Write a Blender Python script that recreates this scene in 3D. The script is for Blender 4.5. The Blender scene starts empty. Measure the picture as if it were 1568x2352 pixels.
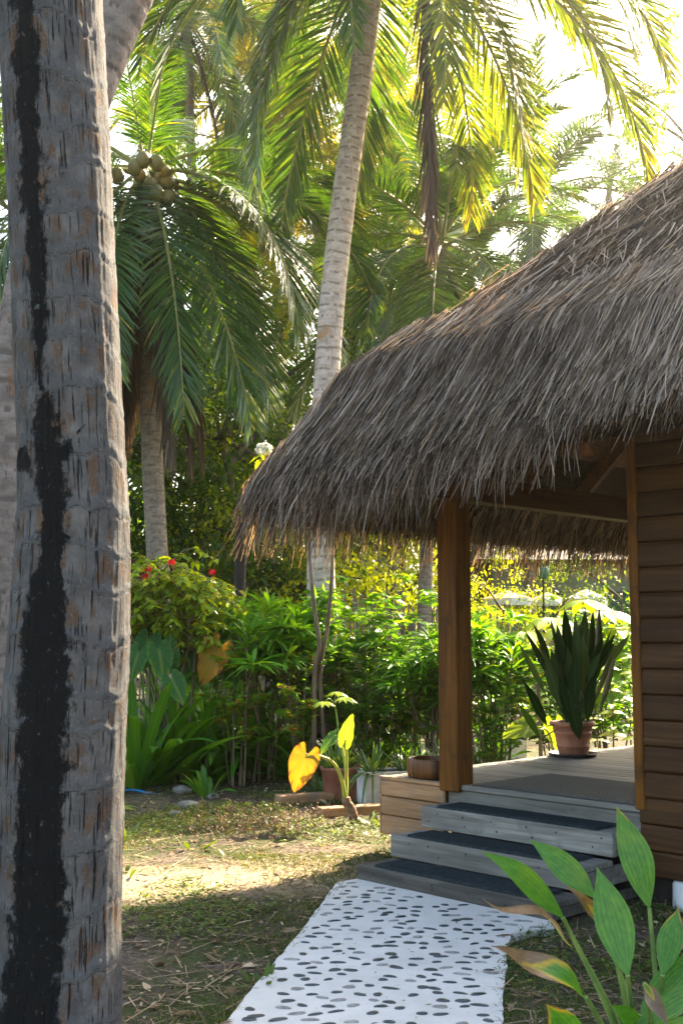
import bpy, math, random
import numpy as np
from mathutils import Vector, Matrix

# ------------------------------------------------------------------ camera, sky, sun, exposure
S = bpy.context.scene
COL = S.collection
EYE, FPX, PITCH = 1.55, 2612.0, 0.1076          # eye height (m); focal length in pixels of a 1568 px wide picture; upward tilt
cam_d = bpy.data.cameras.new('camera'); cam = bpy.data.objects.new('camera', cam_d); COL.objects.link(cam)
cam.location = (0, 0, EYE); cam.rotation_euler = (math.pi/2 + PITCH, 0, 0)
cam_d.sensor_fit = 'VERTICAL'; cam_d.sensor_height = 36.0; cam_d.sensor_width = 24.0; cam_d.lens = 39.98
cam_d.clip_start = 0.05; cam_d.clip_end = 600
cam_d.dof.use_dof = True; cam_d.dof.focus_distance = 8.2; cam_d.dof.aperture_fstop = 9.0
S.camera = cam
HUT = np.array([.803, 7.893, 0.0]); HROT = math.radians(-46.016)
EX = np.array([math.cos(HROT), math.sin(HROT), 0]); EY = np.array([-EX[1], EX[0], 0])
sv = -0.30*EX + 1.2*EY + np.array([0, 0, 1.0]); sv /= np.linalg.norm(sv)   # towards the sun
SUN_EL = math.asin(sv[2]); SUN_AZ = math.atan2(sv[0], sv[1])
W = bpy.data.worlds.new('World'); S.world = W; W.use_nodes = True
wn = W.node_tree; bg = wn.nodes['Background']
sky = wn.nodes.new('ShaderNodeTexSky'); sky.sky_type = 'NISHITA'; sky.sun_disc = False
sky.sun_elevation = SUN_EL; sky.sun_rotation = SUN_AZ; sky.air_density = 1.0; sky.dust_density = 4.0; sky.ozone_density = 1.0
tint = wn.nodes.new('ShaderNodeMix'); tint.data_type = 'RGBA'; tint.blend_type = 'MULTIPLY'; tint.inputs[0].default_value = 1.0
wn.links.new(sky.outputs[0], tint.inputs[6]); tint.inputs[7].default_value = (1.06, 1.0, .90, 1)      # hazy tropical air, less blue than a clear sky
wn.links.new(tint.outputs[2], bg.inputs[0]); bg.inputs[1].default_value = 0.105
sun_d = bpy.data.lights.new('sun', 'SUN'); sun_d.energy = 5.0; sun_d.angle = math.radians(0.5); sun_d.color = (1.0, .82, .58)
sun = bpy.data.objects.new('sun', sun_d); COL.objects.link(sun)
sun.rotation_euler = Vector(sv).to_track_quat('Z', 'Y').to_euler()
vs = S.view_settings; vs.view_transform = 'Standard'; vs.look = 'None'; vs.gamma = 1.0; vs.use_curve_mapping = False
vs.exposure = 2.95
S.cycles.use_denoising = True; S.cycles.denoising_prefilter = 'ACCURATE'; S.cycles.denoising_input_passes = 'RGB_ALBEDO_NORMAL'
S.cycles.max_bounces = 8; S.cycles.diffuse_bounces = 4; S.cycles.transmission_bounces = 5; S.cycles.glossy_bounces = 2
S.cycles.caustics_reflective = False; S.cycles.caustics_refractive = False
S.cycles.sample_clamp_indirect = 6.0

# ------------------------------------------------------------------ places: a pixel of the photograph (1568 wide) to a point
_c, _s = math.cos(PITCH), math.sin(PITCH)
def ray(x, y):
    a = (x-784)/FPX; b = -(y-1176)/FPX
    return np.array([a, _c-b*_s, _s+b*_c])
def A(x, y, Y):
    d = ray(x, y); t = Y/d[1]; return np.array([d[0]*t, Y, EYE+d[2]*t])
def G(x, y, z=0.0):
    d = ray(x, y); t = (z-EYE)/d[2]; return np.array([d[0]*t, d[1]*t, z])
def HW(p, q, z): return HUT + EX*p + EY*q + np.array([0, 0, z])

rng = np.random.default_rng(11)
def R(a, b, n=None): return rng.uniform(a, b, n)
def nrm(v): v = np.asarray(v, float); return v/np.maximum(np.linalg.norm(v, axis=-1, keepdims=True), 1e-9)

# ------------------------------------------------------------------ numpy value noise
_perm = np.random.default_rng(5).uniform(0, 1, 4096)
def _h(i, j, k): return _perm[(i*73+j*997+k*3571+i*j*7+k*i*13) & 4095]
def vnoise(p):
    p = np.asarray(p, float); i = np.floor(p).astype(np.int64); f = p-i; f = f*f*(3-2*f)
    x, y, z = i[..., 0], i[..., 1], i[..., 2]; u, v, w = f[..., 0], f[..., 1], f[..., 2]
    def L(a, b, t): return a+(b-a)*t
    return L(L(L(_h(x,y,z),_h(x+1,y,z),u), L(_h(x,y+1,z),_h(x+1,y+1,z),u), v),
             L(L(_h(x,y,z+1),_h(x+1,y,z+1),u), L(_h(x,y+1,z+1),_h(x+1,y+1,z+1),u), v), w)
def fbm(p, o=4):
    p = np.asarray(p, float); a, s, t = 0, .5, 0
    for k in range(o): a = a+s*vnoise(p*(2**k)+17.3*k); t += s; s *= .5
    return a/t

# ------------------------------------------------------------------ mesh builder
class MB:
    def __init__(s): s.V=[]; s.T=[]; s.UV=[]; s.F4=[]; s.F3=[]; s.n=0; s.M4=[]; s.M3=[]; s.S4=[]; s.S3=[]
    def add(s, V, F4=None, F3=None, tone=.5, uv=None, mi=0, smooth=True):
        V = np.asarray(V, float).reshape(-1, 3); n = len(V)
        s.V.append(V); s.T.append(np.broadcast_to(np.asarray(tone, float), (n,)).copy())
        s.UV.append(np.zeros((n, 2)) if uv is None else np.asarray(uv, float).reshape(-1, 2))
        if F4 is not None and len(F4):
            F4 = np.asarray(F4).reshape(-1, 4)+s.n; s.F4.append(F4); s.M4.append(np.full(len(F4), mi)); s.S4.append(np.full(len(F4), smooth))
        if F3 is not None and len(F3):
            F3 = np.asarray(F3).reshape(-1, 3)+s.n; s.F3.append(F3); s.M3.append(np.full(len(F3), mi)); s.S3.append(np.full(len(F3), smooth))
        s.n += n
    def mesh(s, name):
        me = bpy.data.meshes.new(name)
        V = np.concatenate(s.V); T = np.concatenate(s.T); UV = np.concatenate(s.UV)
        F4 = np.concatenate(s.F4) if s.F4 else np.zeros((0, 4), int); F3 = np.concatenate(s.F3) if s.F3 else np.zeros((0, 3), int)
        mi = np.concatenate(s.M4+s.M3); sm = np.concatenate(s.S4+s.S3)
        li = np.concatenate([F4.ravel(), F3.ravel()]).astype(np.int32)
        me.vertices.add(len(V)); me.vertices.foreach_set('co', V.astype(np.float32).ravel())
        me.loops.add(len(li)); me.loops.foreach_set('vertex_index', li)
        nf = len(F4)+len(F3); me.polygons.add(nf)
        st = np.concatenate([np.arange(len(F4))*4, len(F4)*4+np.arange(len(F3))*3]).astype(np.int32)
        me.polygons.foreach_set('loop_start', st)
        me.polygons.foreach_set('material_index', mi.astype(np.int32)); me.polygons.foreach_set('use_smooth', sm.astype(bool))
        at = me.attributes.new('tone', 'FLOAT', 'POINT'); at.data.foreach_set('value', T.astype(np.float32))
        ul = me.uv_layers.new(name='UVMap'); ul.data.foreach_set('uv', UV[li].astype(np.float32).ravel())
        me.update(calc_edges=True); return me
PROF = {
 'point': lambda t: np.maximum(np.sin(np.pi*np.clip(t*.97+.02, 0, 1)**.84)**1.25, .03),
 'straw': lambda t: 1-.55*t**2,
 'blade': lambda t: (1-t**1.6)*.95+.05,
 'strap': lambda t: np.minimum(1, .45+2.2*t)*(1-np.clip((t-.55)/.45, 0, 1)**2.2*.96),
 'lance': lambda t: np.maximum(np.sin(np.pi*np.clip(t*.96+.03, 0, 1)**.8), .04),
 'ovate': lambda t: np.maximum(np.sin(np.pi*np.clip(t, 0, 1)**.68)**.8, .03),
 'leaflet': lambda t: np.minimum(1, .35+4*t)*(1-t**2.4)*.96+.04,
}
def ribbons(mb, P, D, U, L, Wd, nseg=4, prof='ovate', droop=.2, fold=0., tone=.5, mi=0, wave=0.):
    P = np.asarray(P, float).reshape(-1, 3); n = len(P)
    if n == 0: return
    D = nrm(np.broadcast_to(D, (n, 3))); U = np.broadcast_to(U, (n, 3))
    L = np.broadcast_to(L, (n,)).astype(float); Wd = np.broadcast_to(Wd, (n,)).astype(float); droop = np.broadcast_to(droop, (n,)).astype(float)
    tone = np.broadcast_to(tone, (n,)).astype(float); t = np.linspace(0, 1, nseg+1)
    dn = np.array([0, 0, -1.0])
    C = P[:, None]+D[:, None]*(L[:, None]*t)[..., None]+dn*(droop[:, None]*L[:, None]*t**2)[..., None]
    T = nrm(D[:, None]+dn*(2*droop[:, None]*t)[..., None])
    Sd = np.cross(T, U[:, None]+0*T); bad = np.linalg.norm(Sd, axis=-1) < .05
    Sd[bad] = np.cross(T[bad], np.array([.9, .3, .31])); Sd = nrm(Sd); N = np.cross(Sd, T)
    w = (Wd[:, None]*.5*PROF[prof](t))[..., None]
    if wave: C = C+N*(wave*L[:, None]*np.sin(t*9+rng.uniform(0, 6, n)[:, None]))[..., None]
    cols = ([C-Sd*w+N*fold*w, C, C+Sd*w+N*fold*w] if fold else [C-Sd*w, C+Sd*w]); k = len(cols)
    V = np.stack(cols, 2)                                   # n, seg+1, k, 3
    us = np.linspace(-1, 1, k)
    uv = np.zeros((n, nseg+1, k, 2)); uv[..., 0] = us; uv[..., 1] = t[None, :, None]
    base = (np.arange(n)*(nseg+1)*k)[:, None, None]+(np.arange(nseg)*k)[None, :, None]+np.arange(k-1)[None, None, :]
    F = np.stack([base, base+1, base+k+1, base+k], -1)
    mb.add(V, F, tone=np.repeat(tone, (nseg+1)*k), uv=uv, mi=mi)
def frames(P):
    P = np.asarray(P, float); T = nrm(np.gradient(P, axis=0)); ref = np.array([0, 0, 1.0]) if abs(T[0][2]) < .9 else np.array([1.0, 0, 0])
    X = []; x = nrm(np.cross(ref, T[0]))
    for k in range(len(P)):
        x = nrm(x-T[k]*(x@T[k])); X.append(x)
    X = np.array(X); return T, X, np.cross(T, X)
def tube(mb, P, r, sides=8, tone=.5, mi=0, cap=True):
    P = np.asarray(P, float); m = len(P); r = np.broadcast_to(r, (m,)); T, X, Y = frames(P)
    a = np.linspace(0, 2*np.pi, sides, endpoint=False)
    V = P[:, None]+(X[:, None]*np.cos(a)[None, :, None]+Y[:, None]*np.sin(a)[None, :, None])*r[:, None, None]
    ln = np.concatenate([[0], np.cumsum(np.linalg.norm(np.diff(P, axis=0), axis=1))])
    uv = np.zeros((m, sides, 2)); uv[..., 0] = np.arange(sides)/sides; uv[..., 1] = ln[:, None]
    i = np.arange(m-1)[:, None]*sides; j = np.arange(sides)[None]; k = (np.arange(sides)+1) % sides
    F = np.stack([i+j, i+k[None], i+sides+k[None], i+sides+j], -1)
    mb.add(V, F, tone=tone, uv=uv, mi=mi)
    if cap:
        c = np.vstack([V[-1], P[-1:]]); mb.add(c, F3=[[q, (q+1) % sides, sides] for q in range(sides)], tone=tone, mi=mi)
def curve(pts, n):                                          # Catmull-Rom through points
    p = np.asarray(pts, float); p = np.vstack([2*p[0]-p[1], p, 2*p[-1]-p[-2]]); o = []
    for u in np.linspace(0, len(pts)-1, n):
        i = min(int(u), len(pts)-2); t = u-i; a, b, c, d = p[i:i+4]
        o.append(.5*(2*b+(c-a)*t+(2*a-5*b+4*c-d)*t*t+(3*b-a-3*c+d)*t**3))
    return np.array(o)
def box(mb, x0, x1, y0, y1, z0, z1, bv=.004, tone=.5, mi=0):
    lo = np.array([x0, y0, z0], float); hi = np.array([x1, y1, z1], float); V = []; idx = {}
    for sx in (0, 1):
        for sy in (0, 1):
            for sz in (0, 1):
                s = np.array([sx, sy, sz]); c = np.where(s, hi, lo); d = np.where(s, -bv, bv)
                for ax in range(3):
                    v = c+d; v[ax] = c[ax]; idx[(sx, sy, sz, ax)] = len(V); V.append(v)
    F4, F3 = [], []; V = np.array(V); ctr = (lo+hi)/2
    def face(ids):
        p = V[list(ids)]; nn = np.cross(p[1]-p[0], p[2]-p[0]); ids = list(ids) if nn@(p.mean(0)-ctr) > 0 else list(ids)[::-1]
        (F4 if len(ids) == 4 else F3).append(ids)
    for ax in range(3):
        b, c = [k for k in range(3) if k != ax]
        for s in (0, 1):
            def kf(u, v):
                q = [0, 0, 0]; q[ax] = s; q[b] = u; q[c] = v; return idx[(*q, ax)]
            face([kf(0, 0), kf(1, 0), kf(1, 1), kf(0, 1)])
        for u in (0, 1):
            for v in (0, 1):                                 # edge along ax
                def ke(w, a2):
                    q = [0, 0, 0]; q[ax] = w; q[b] = u; q[c] = v; return idx[(*q, a2)]
                face([ke(0, b), ke(1, b), ke(1, c), ke(0, c)])
    for sx in (0, 1):
        for sy in (0, 1):
            for sz in (0, 1): face([idx[(sx, sy, sz, a)] for a in range(3)])
    mb.add(V, F4, F3, tone=tone, mi=mi, smooth=False)
def lathe(mb, prof, sides=48, tone=.5, mi=0, c=(0, 0, 0)):
    prof = np.asarray(prof, float); a = np.linspace(0, 2*np.pi, sides, endpoint=False); m = len(prof)
    V = np.stack([prof[:, :1]*np.cos(a), prof[:, :1]*np.sin(a), np.repeat(prof[:, 1:], sides, 1)], -1)+np.array(c)
    i = np.arange(m-1)[:, None]*sides; j = np.arange(sides)[None]; k = ((np.arange(sides)+1) % sides)[None]
    uv = np.zeros((m, sides, 2)); uv[..., 0] = np.arange(sides)/sides; uv[..., 1] = prof[:, 1:]
    mb.add(V, np.stack([i+j, i+k, i+sides+k, i+sides+j], -1), tone=tone, mi=mi, uv=uv)
    s = MB

# ------------------------------------------------------------------ materials
class NT:
    def __init__(s, name):
        s.m = bpy.data.materials.new(name); s.m.use_nodes = True; s.t = s.m.node_tree; s.t.nodes.clear()
        s.out = s.t.nodes.new('ShaderNodeOutputMaterial')
    def n(s, typ, ins=None, **kw):
        d = s.t.nodes.new('ShaderNode'+typ)
        for k, v in kw.items(): setattr(d, k, v)
        for k, v in (ins or {}).items():
            if isinstance(v, bpy.types.NodeSocket): s.t.links.new(v, d.inputs[k])
            else: d.inputs[k].default_value = v
        return d
    def attr(s, nm='tone'): return s.n('Attribute', attribute_name=nm).outputs['Fac']
    def uv(s): return s.n('TexCoord').outputs['UV']
    def obj(s): return s.n('TexCoord').outputs['Object']
    def mapv(s, v, sc): return s.n('VectorMath', {0: v, 1: sc}, operation='MULTIPLY').outputs[0]
    def noise(s, v, scale=5, det=4, rough=.6, dist=0.):
        return s.n('TexNoise', {'Vector': v, 'Scale': scale, 'Detail': det, 'Roughness': rough, 'Distortion': dist}).outputs['Fac']
    def ramp(s, f, stops):
        r = s.n('ValToRGB', {0: f}); e = r.color_ramp.elements
        while len(e) < len(stops): e.new(.5)
        for q, (p, c) in zip(e, stops): q.position = p; q.color = (*c, 1) if len(c) == 3 else c
        return r.outputs[0]
    def math(s, op, a, b=0., c=0.): return s.n('Math', {0: a, 1: b, 2: c}, operation=op).outputs[0]
    def mr(s, f, a, b, c=0., d=1.): return s.n('MapRange', {0: f, 1: a, 2: b, 3: c, 4: d}, interpolation_type='SMOOTHSTEP').outputs[0]
    def mix(s, f, a, b, mode='MIX'):
        d = s.t.nodes.new('ShaderNodeMix'); d.data_type = 'RGBA'; d.blend_type = mode
        for i, v in ((0, f), (6, a), (7, b)):
            if isinstance(v, bpy.types.NodeSocket): s.t.links.new(v, d.inputs[i])
            else: d.inputs[i].default_value = (*v, 1) if isinstance(v, (tuple, list)) and len(v) == 3 else v
        return d.outputs[2]
    def bump(s, h, st=.3, d=.01): return s.n('Bump', {'Height': h, 'Strength': st, 'Distance': d}).outputs[0]
    def pbr(s, col, rough=.7, nor=None, spec=.3):
        p = s.n('BsdfPrincipled', {'Roughness': rough, 'Specular IOR Level': spec})
        if isinstance(col, bpy.types.NodeSocket): s.t.links.new(col, p.inputs['Base Color'])
        else: p.inputs['Base Color'].default_value = (*col, 1)
        if nor is not None: s.t.links.new(nor, p.inputs['Normal'])
        return p.outputs[0]
    def done(s, sh): s.t.links.new(sh, s.out.inputs[0]); return s.m
def leaf_mat(name, stops, trans=.45, rough=.42, tmul=(1.9, 1.5, .2), vein=.25, spec=.25, spots=None):
    k = NT(name); col = k.ramp(k.attr(), stops); uv = k.uv()
    sx = k.n('SeparateXYZ', {0: uv}); ax = k.math('ABSOLUTE', sx.outputs[0])
    if vein:
        v = k.mr(ax, .0, .16, vein, 0.); col = k.mix(v, col, (.30, .36, .10))
    nz = k.noise(k.obj(), 14, 2); col = k.mix(k.mr(nz, .3, .7, .0, .35), col, (0, 0, 0), 'MIX') if False else col
    if spots:
        e = k.noise(k.obj(), spots[1], 3); e2 = k.math('ADD', e, k.math('MULTIPLY', sx.outputs[1], spots[2]))
        col = k.mix(k.mr(e2, spots[3], spots[3]+.06), col, spots[0])
    tc = k.mix(1.0, col, tmul, 'MULTIPLY')
    p = k.pbr(col, rough, spec=spec); t = k.n('BsdfTranslucent', {0: tc}).outputs[0]
    return k.done(k.n('MixShader', {0: trans, 1: p, 2: t}).outputs[0])
def plain(name, c0, c1, rough=.75, scale=8, sc=(1, 1, 1), bump=.2, spec=.3, dist=.01):
    k = NT(name); nz = k.noise(k.mapv(k.obj(), sc), scale, 5); col = k.mix(k.mr(nz, .3, .7), c0, c1)
    return k.done(k.pbr(col, rough, k.bump(nz, bump, dist), spec))
def wood(name, c0, c1, c2, axis, rough=.55, spec=.3, tonew=.5, wear=None):
    k = NT(name); sc = [26, 26, 26]; sc[axis] = 1.3; v = k.mapv(k.obj(), tuple(sc))
    off = k.n('VectorMath', {0: v, 1: k.n('CombineXYZ', {0: k.math('MULTIPLY', k.attr(), 37.), 1: k.math('MULTIPLY', k.attr(), 91.)}).outputs[0]}, operation='ADD').outputs[0]
    g = k.noise(off, 1.0, 6, .65, .6); col = k.ramp(g, [(.28, c0), (.5, c1), (.72, c2)])
    sc2 = [9, 9, 9]; sc2[axis] = 2.; bl = k.noise(k.mapv(k.obj(), tuple(sc2)), .6, 3)
    col = k.mix(k.mr(bl, .35, .75, 0, .55), col, tuple(np.array(c0)*.8))
    tn = k.math('MULTIPLY_ADD', k.attr(), tonew, 1-tonew*.5); col = k.mix(1.0, col, k.n('CombineXYZ', {0: tn, 1: tn, 2: tn}).outputs[0], 'MULTIPLY')
    if wear:
        wz = k.noise(k.mapv(k.obj(), (6, 6, 6)), .8, 4); col = k.mix(k.mr(wz, .52, .68, 0, .75), col, wear)
    return k.done(k.pbr(col, rough, k.bump(g, .35, .004), spec))
M = {}
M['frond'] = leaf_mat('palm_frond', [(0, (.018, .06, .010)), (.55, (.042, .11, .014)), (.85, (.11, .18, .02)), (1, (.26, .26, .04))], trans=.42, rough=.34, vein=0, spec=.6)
M['frond_backlit'] = leaf_mat('palm_frond_backlit', [(0, (.09, .15, .012)), (.5, (.22, .25, .015)), (1, (.40, .33, .03))], trans=.55, rough=.4, vein=0, spec=.4)  # yellow leaf colour paints the glow of backlight into the fronds
M['frond_half_lit'] = leaf_mat('palm_frond_half_lit', [(0, (.04, .09, .01)), (.5, (.10, .16, .014)), (1, (.28, .26, .03))], trans=.5, rough=.4, vein=0, spec=.4)  # weaker copy of the backlit colour, sunlight mixed into the green
M['dead'] = leaf_mat('palm_frond_dead', [(0, (.035, .026, .02)), (.6, (.095, .072, .054)), (1, (.26, .2, .14))], trans=.25, rough=.8, vein=0, tmul=(1.4, 1.1, .7))
M['rachis'] = plain('palm_rachis', (.17, .19, .05), (.28, .25, .09), .5, 6)
M['tree_leaf'] = leaf_mat('tree_leaf', [(0, (.025, .07, .008)), (.6, (.07, .16, .012)), (1, (.17, .25, .015))], trans=.55, vein=.1, tmul=(2.0, 1.6, .25))
M['hib'] = leaf_mat('hibiscus_leaf', [(0, (.10, .19, .012)), (.5, (.21, .33, .018)), (.9, (.36, .42, .03)), (1, (.4, .34, .05))], trans=.48, vein=.2)
M['drac'] = leaf_mat('dracaena_leaf', [(0, (.04, .15, .012)), (.6, (.11, .29, .02)), (1, (.24, .40, .03))], trans=.42, rough=.35, vein=.1)
M['hedge'] = leaf_mat('hedge_leaf', [(0, (.035, .13, .012)), (.55, (.105, .27, .02)), (.88, (.22, .36, .03)), (.97, (.30, .30, .03)), (1, (.40, .2, .03))], trans=.52, rough=.36, vein=.2)
M['strap'] = leaf_mat('strap_leaf', [(0, (.035, .13, .012)), (.6, (.095, .25, .022)), (.94, (.2, .33, .035)), (1, (.42, .32, .05))], trans=.4, rough=.35, vein=.22)
M['taro'] = leaf_mat('taro_leaf', [(0, (.02, .075, .018)), (.5, (.045, .14, .03)), (1, (.11, .22, .04))], trans=.42, rough=.55, vein=.35, spec=.2)
M['taro_y'] = leaf_mat('taro_leaf_yellow', [(0, (.34, .25, .02)), (.45, (.42, .23, .016)), (.75, (.40, .17, .014)), (1, (.18, .07, .02))], trans=.4, rough=.45, vein=.2, tmul=(1.25, 1.1, .4))
M['aloe'] = leaf_mat('aloe_leaf', [(0, (.035, .09, .03)), (.7, (.09, .17, .05)), (1, (.25, .3, .08))], trans=.2, rough=.4, vein=0)
M['aspid'] = leaf_mat('aspidistra_leaf', [(0, (.009, .032, .012)), (.6, (.022, .062, .018)), (.92, (.07, .12, .025)), (1, (.2, .16, .04))], trans=.18, rough=.33, vein=.1, spots=((.2, .09, .03), 4, .45, 1.06))
M['fore'] = None
M['grass'] = leaf_mat('grass_blade', [(0, (.03, .055, .014)), (.5, (.06, .1, .02)), (.8, (.14, .15, .04)), (1, (.38, .28, .12))], trans=.35, vein=0, rough=.6)
M['weed'] = leaf_mat('weed_leaf', [(0, (.035, .08, .015)), (.6, (.09, .15, .025)), (1, (.2, .22, .04))], trans=.4, vein=.1)
M['litter'] = leaf_mat('leaf_litter', [(0, (.07, .045, .028)), (.5, (.2, .13, .075)), (1, (.5, .38, .24))], trans=.12, vein=.1, rough=.8, tmul=(1.2, 1, .7))
M['stem'] = plain('stem_bark', (.09, .065, .04), (.22, .17, .11), .85, 14, (1, 1, .25))
M['green_stem'] = plain('green_stem', (.06, .12, .025), (.16, .24, .05), .45, 8)
M['yel_stem'] = plain('yellow_green_stem', (.22, .32, .05), (.42, .42, .07), .45, 6)
M['bark'] = plain('tree_bark', (.05, .04, .03), (.13, .1, .07), .9, 9, (1, 1, .3), .5)
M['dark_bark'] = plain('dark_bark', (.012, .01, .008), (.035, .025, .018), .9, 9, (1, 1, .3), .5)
M['red'] = leaf_mat('hibiscus_petal', [(0, (.5, .012, .015)), (1, (.75, .04, .04))], trans=.3, vein=0, tmul=(1.2, .6, .6))
M['white_petal'] = leaf_mat('white_petal', [(0, (.7, .68, .58)), (1, (.85, .84, .78))], trans=.3, vein=0, tmul=(1, 1, .9))
M['husk'] = plain('coconut_husk', (.12, .13, .03), (.25, .19, .07), .5, 5)
def palm_bark(name, c0, c1, scar, ring=.11, lich=None):
    k = NT(name); uv = k.uv(); sx = k.n('SeparateXYZ', {0: uv}); ob = k.obj()
    wob = k.noise(k.mapv(ob, (3, 3, 3)), 1, 3)
    v = k.math('ADD', k.math('DIVIDE', sx.outputs[1], ring), k.math('MULTIPLY', wob, .7)); fr = k.math('FRACT', v)
    n1 = k.noise(k.mapv(ob, (9, 9, 16)), 1, 5); col = k.mix(k.mr(n1, .3, .7), c0, c1)
    brk = k.noise(k.mapv(ob, (14, 14, 5)), 1, 2)
    ln = k.math('MULTIPLY', k.mr(fr, .14, .30, 1, 0), k.mr(brk, .42, .52)); col = k.mix(ln, col, scar)
    pale = k.mr(fr, .16, .5, .35, 0); col = k.mix(pale, col, tuple(min(1, q*1.3) for q in c1))
    cr = k.noise(k.mapv(ob, (60, 60, 5)), 1, 2); col = k.mix(k.mr(cr, .6, .72, 0, .5), col, scar)
    if lich: col = k.mix(k.mr(k.noise(ob, 3.1, 4), .58, .68, 0, .8), col, lich)
    h = k.math('SUBTRACT', k.math('ADD', n1, k.mr(fr, 0, .4, -.5, .3)), k.mr(cr, .6, .72, 0, .4))
    return k.done(k.pbr(col, .9, k.bump(h, .7, .02), .15))
M['pbark'] = palm_bark('palm_bark_pink', (.33, .27, .22), (.54, .45, .38), (.03, .02, .016), .13, (.36, .2, .09))
M['pbark_g'] = palm_bark('palm_bark_grey', (.15, .12, .09), (.28, .23, .18), (.05, .04, .03), .12, (.3, .15, .06))
M['pbark2'] = palm_bark('palm_bark_brown', (.12, .10, .085), (.22, .185, .16), (.02, .018, .016), .17, (.18, .09, .045))

# ------------------------------------------------------------------ objects
def obj(name, me, mats, parent=None, loc=None, rot=None, kind=None):
    o = bpy.data.objects.new(name, me if not isinstance(me, MB) else me.mesh(name)); COL.objects.link(o)
    if mats is not None and len(o.data.materials) == 0:
        for m in (mats if isinstance(mats, (list, tuple)) else [mats]): o.data.materials.append(m)
    if parent is not None: o.parent = parent
    if loc is not None: o.location = [float(q) for q in loc]
    if rot is not None: o.rotation_euler = rot
    if kind: o['kind'] = kind
    return o
def tag(o, label, cat, group=None):
    o['label'] = label; o['category'] = cat
    if group: o['group'] = group
    return o
def thing(name, label, cat, loc=(0, 0, 0), rz=0., group=None):
    o = bpy.data.objects.new(name, None); COL.objects.link(o); o.empty_display_size = .2
    o.location = [float(q) for q in loc]; o.rotation_euler = (0, 0, rz); return tag(o, label, cat, group)
def copy_thing(o, loc, rz, label, scale=1.0):
    r = o.copy(); COL.objects.link(r); r.location = [float(q) for q in loc]; r.rotation_euler = (0, 0, rz); r.scale = (scale,)*3; r['label'] = label
    for ch in list(o.children):
        c = ch.copy(); COL.objects.link(c); c.parent = r
        for g in list(ch.children):
            d = g.copy(); COL.objects.link(d); d.parent = c
    return r

# ================================================================== GROUND
def path_inside(x, y):
    # polygon of the path on the ground
    pol = PATH; ins = np.zeros(x.shape, bool); j = len(pol)-1
    for i in range(len(pol)):
        xi, yi = pol[i]; xj, yj = pol[j]
        c = ((yi > y) != (yj > y)) & (x < (xj-xi)*(y-yi)/((yj-yi) or 1e-9)+xi); ins ^= c; j = i
    return ins
PATH = [(-.02, 7.32), (-.16, 6.46), (-.26, 5.89), (-.35, 5.38), (-.46, 4.75), (-.8, 2.8), (-1.27, 0), (-1.27, -2), (.05, -2), (.05, 1), (.4, 3.2), (.68, 4.95), (.82, 5.85), (.87, 6.08), (1.12, 6.2), (1.13, 6.36), (.12, 7.42)]
def gz(x, y):
    q = np.stack([np.asarray(x)*1.1, np.asarray(y)*1.1, 0*np.asarray(x)+3.3], -1)
    return (fbm(q, 3)-.5)*.06
def hut_in(x, y, m=.0):
    r = np.stack([x-HUT[0], y-HUT[1]], -1); p = r@EX[:2]; q = r@EY[:2]
    return ((p > -.72-m) & (q > 0-m) & (p < 7.5) & (q < 6)) | ((p > -.14-m) & (p < 1.37+m) & (q > -.86-m) & (q <= .1))
k = NT('ground_soil'); ob = k.obj()
n1 = k.noise(ob, .9, 6, .6); n2 = k.noise(ob, 38, 4, .7); n3 = k.noise(ob, 5, 5, .65)
soil = k.ramp(n2, [(.3, (.03, .024, .018)), (.5, (.075, .06, .045)), (.72, (.20, .165, .125))])
sand = k.ramp(n3, [(.3, (.12, .085, .055)), (.7, (.30, .225, .145))])
col = k.mix(k.mr(n1, .5, .66, 0, .55), soil, sand)
moss = k.mr(k.noise(ob, 2.3, 5, .7), .42, .58, 0, .8); col = k.mix(moss, col, (.045, .062, .016))
sg_ = k.n('SeparateXYZ', {0: ob}); dd = k.math('ABSOLUTE', k.math('SUBTRACT', k.math('SUBTRACT', sg_.outputs[1], k.math('MULTIPLY', sg_.outputs[0], .25)), 7.65)); sun_sand = k.math('MULTIPLY', k.mr(k.math('ADD', dd, k.math('MULTIPLY', n3, .9)), 1.15, .55), k.mr(sg_.outputs[0], -4.5, -2.5))
col = k.mix(k.math('MULTIPLY', sun_sand, .85), col, k.mix(n2, (.22, .155, .10), (.50, .39, .26)))  # bare sand band, painted paler and warmer to brighten the sunlit strip
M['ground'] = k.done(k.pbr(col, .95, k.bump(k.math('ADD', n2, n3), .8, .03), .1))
gm = MB()
ax = np.concatenate([[-250, -120, -60, -30, -15], np.arange(-8, 8.01, .1), [15, 30, 60, 120, 250]])
ay = np.concatenate([[-60, -20, -6], np.arange(0, 18.01, .1), [22, 30, 45, 80, 150, 400]])
XX, YY = np.meshgrid(ax, ay); ZZ = gz(XX, YY); n_ = len(ax)
ZZ = np.where(path_inside(XX, YY), -.03, ZZ); ZZ = np.where(hut_in(XX, YY, .1), np.minimum(ZZ, -.01), ZZ)
ii = (np.arange(len(ay)-1)[:, None]*n_+np.arange(n_-1)[None]).ravel()
gm.add(np.stack([XX, YY, ZZ], -1), np.stack([ii, ii+1, ii+n_+1, ii+n_], -1))
obj('ground', gm, M['ground'], kind='structure')

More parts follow.
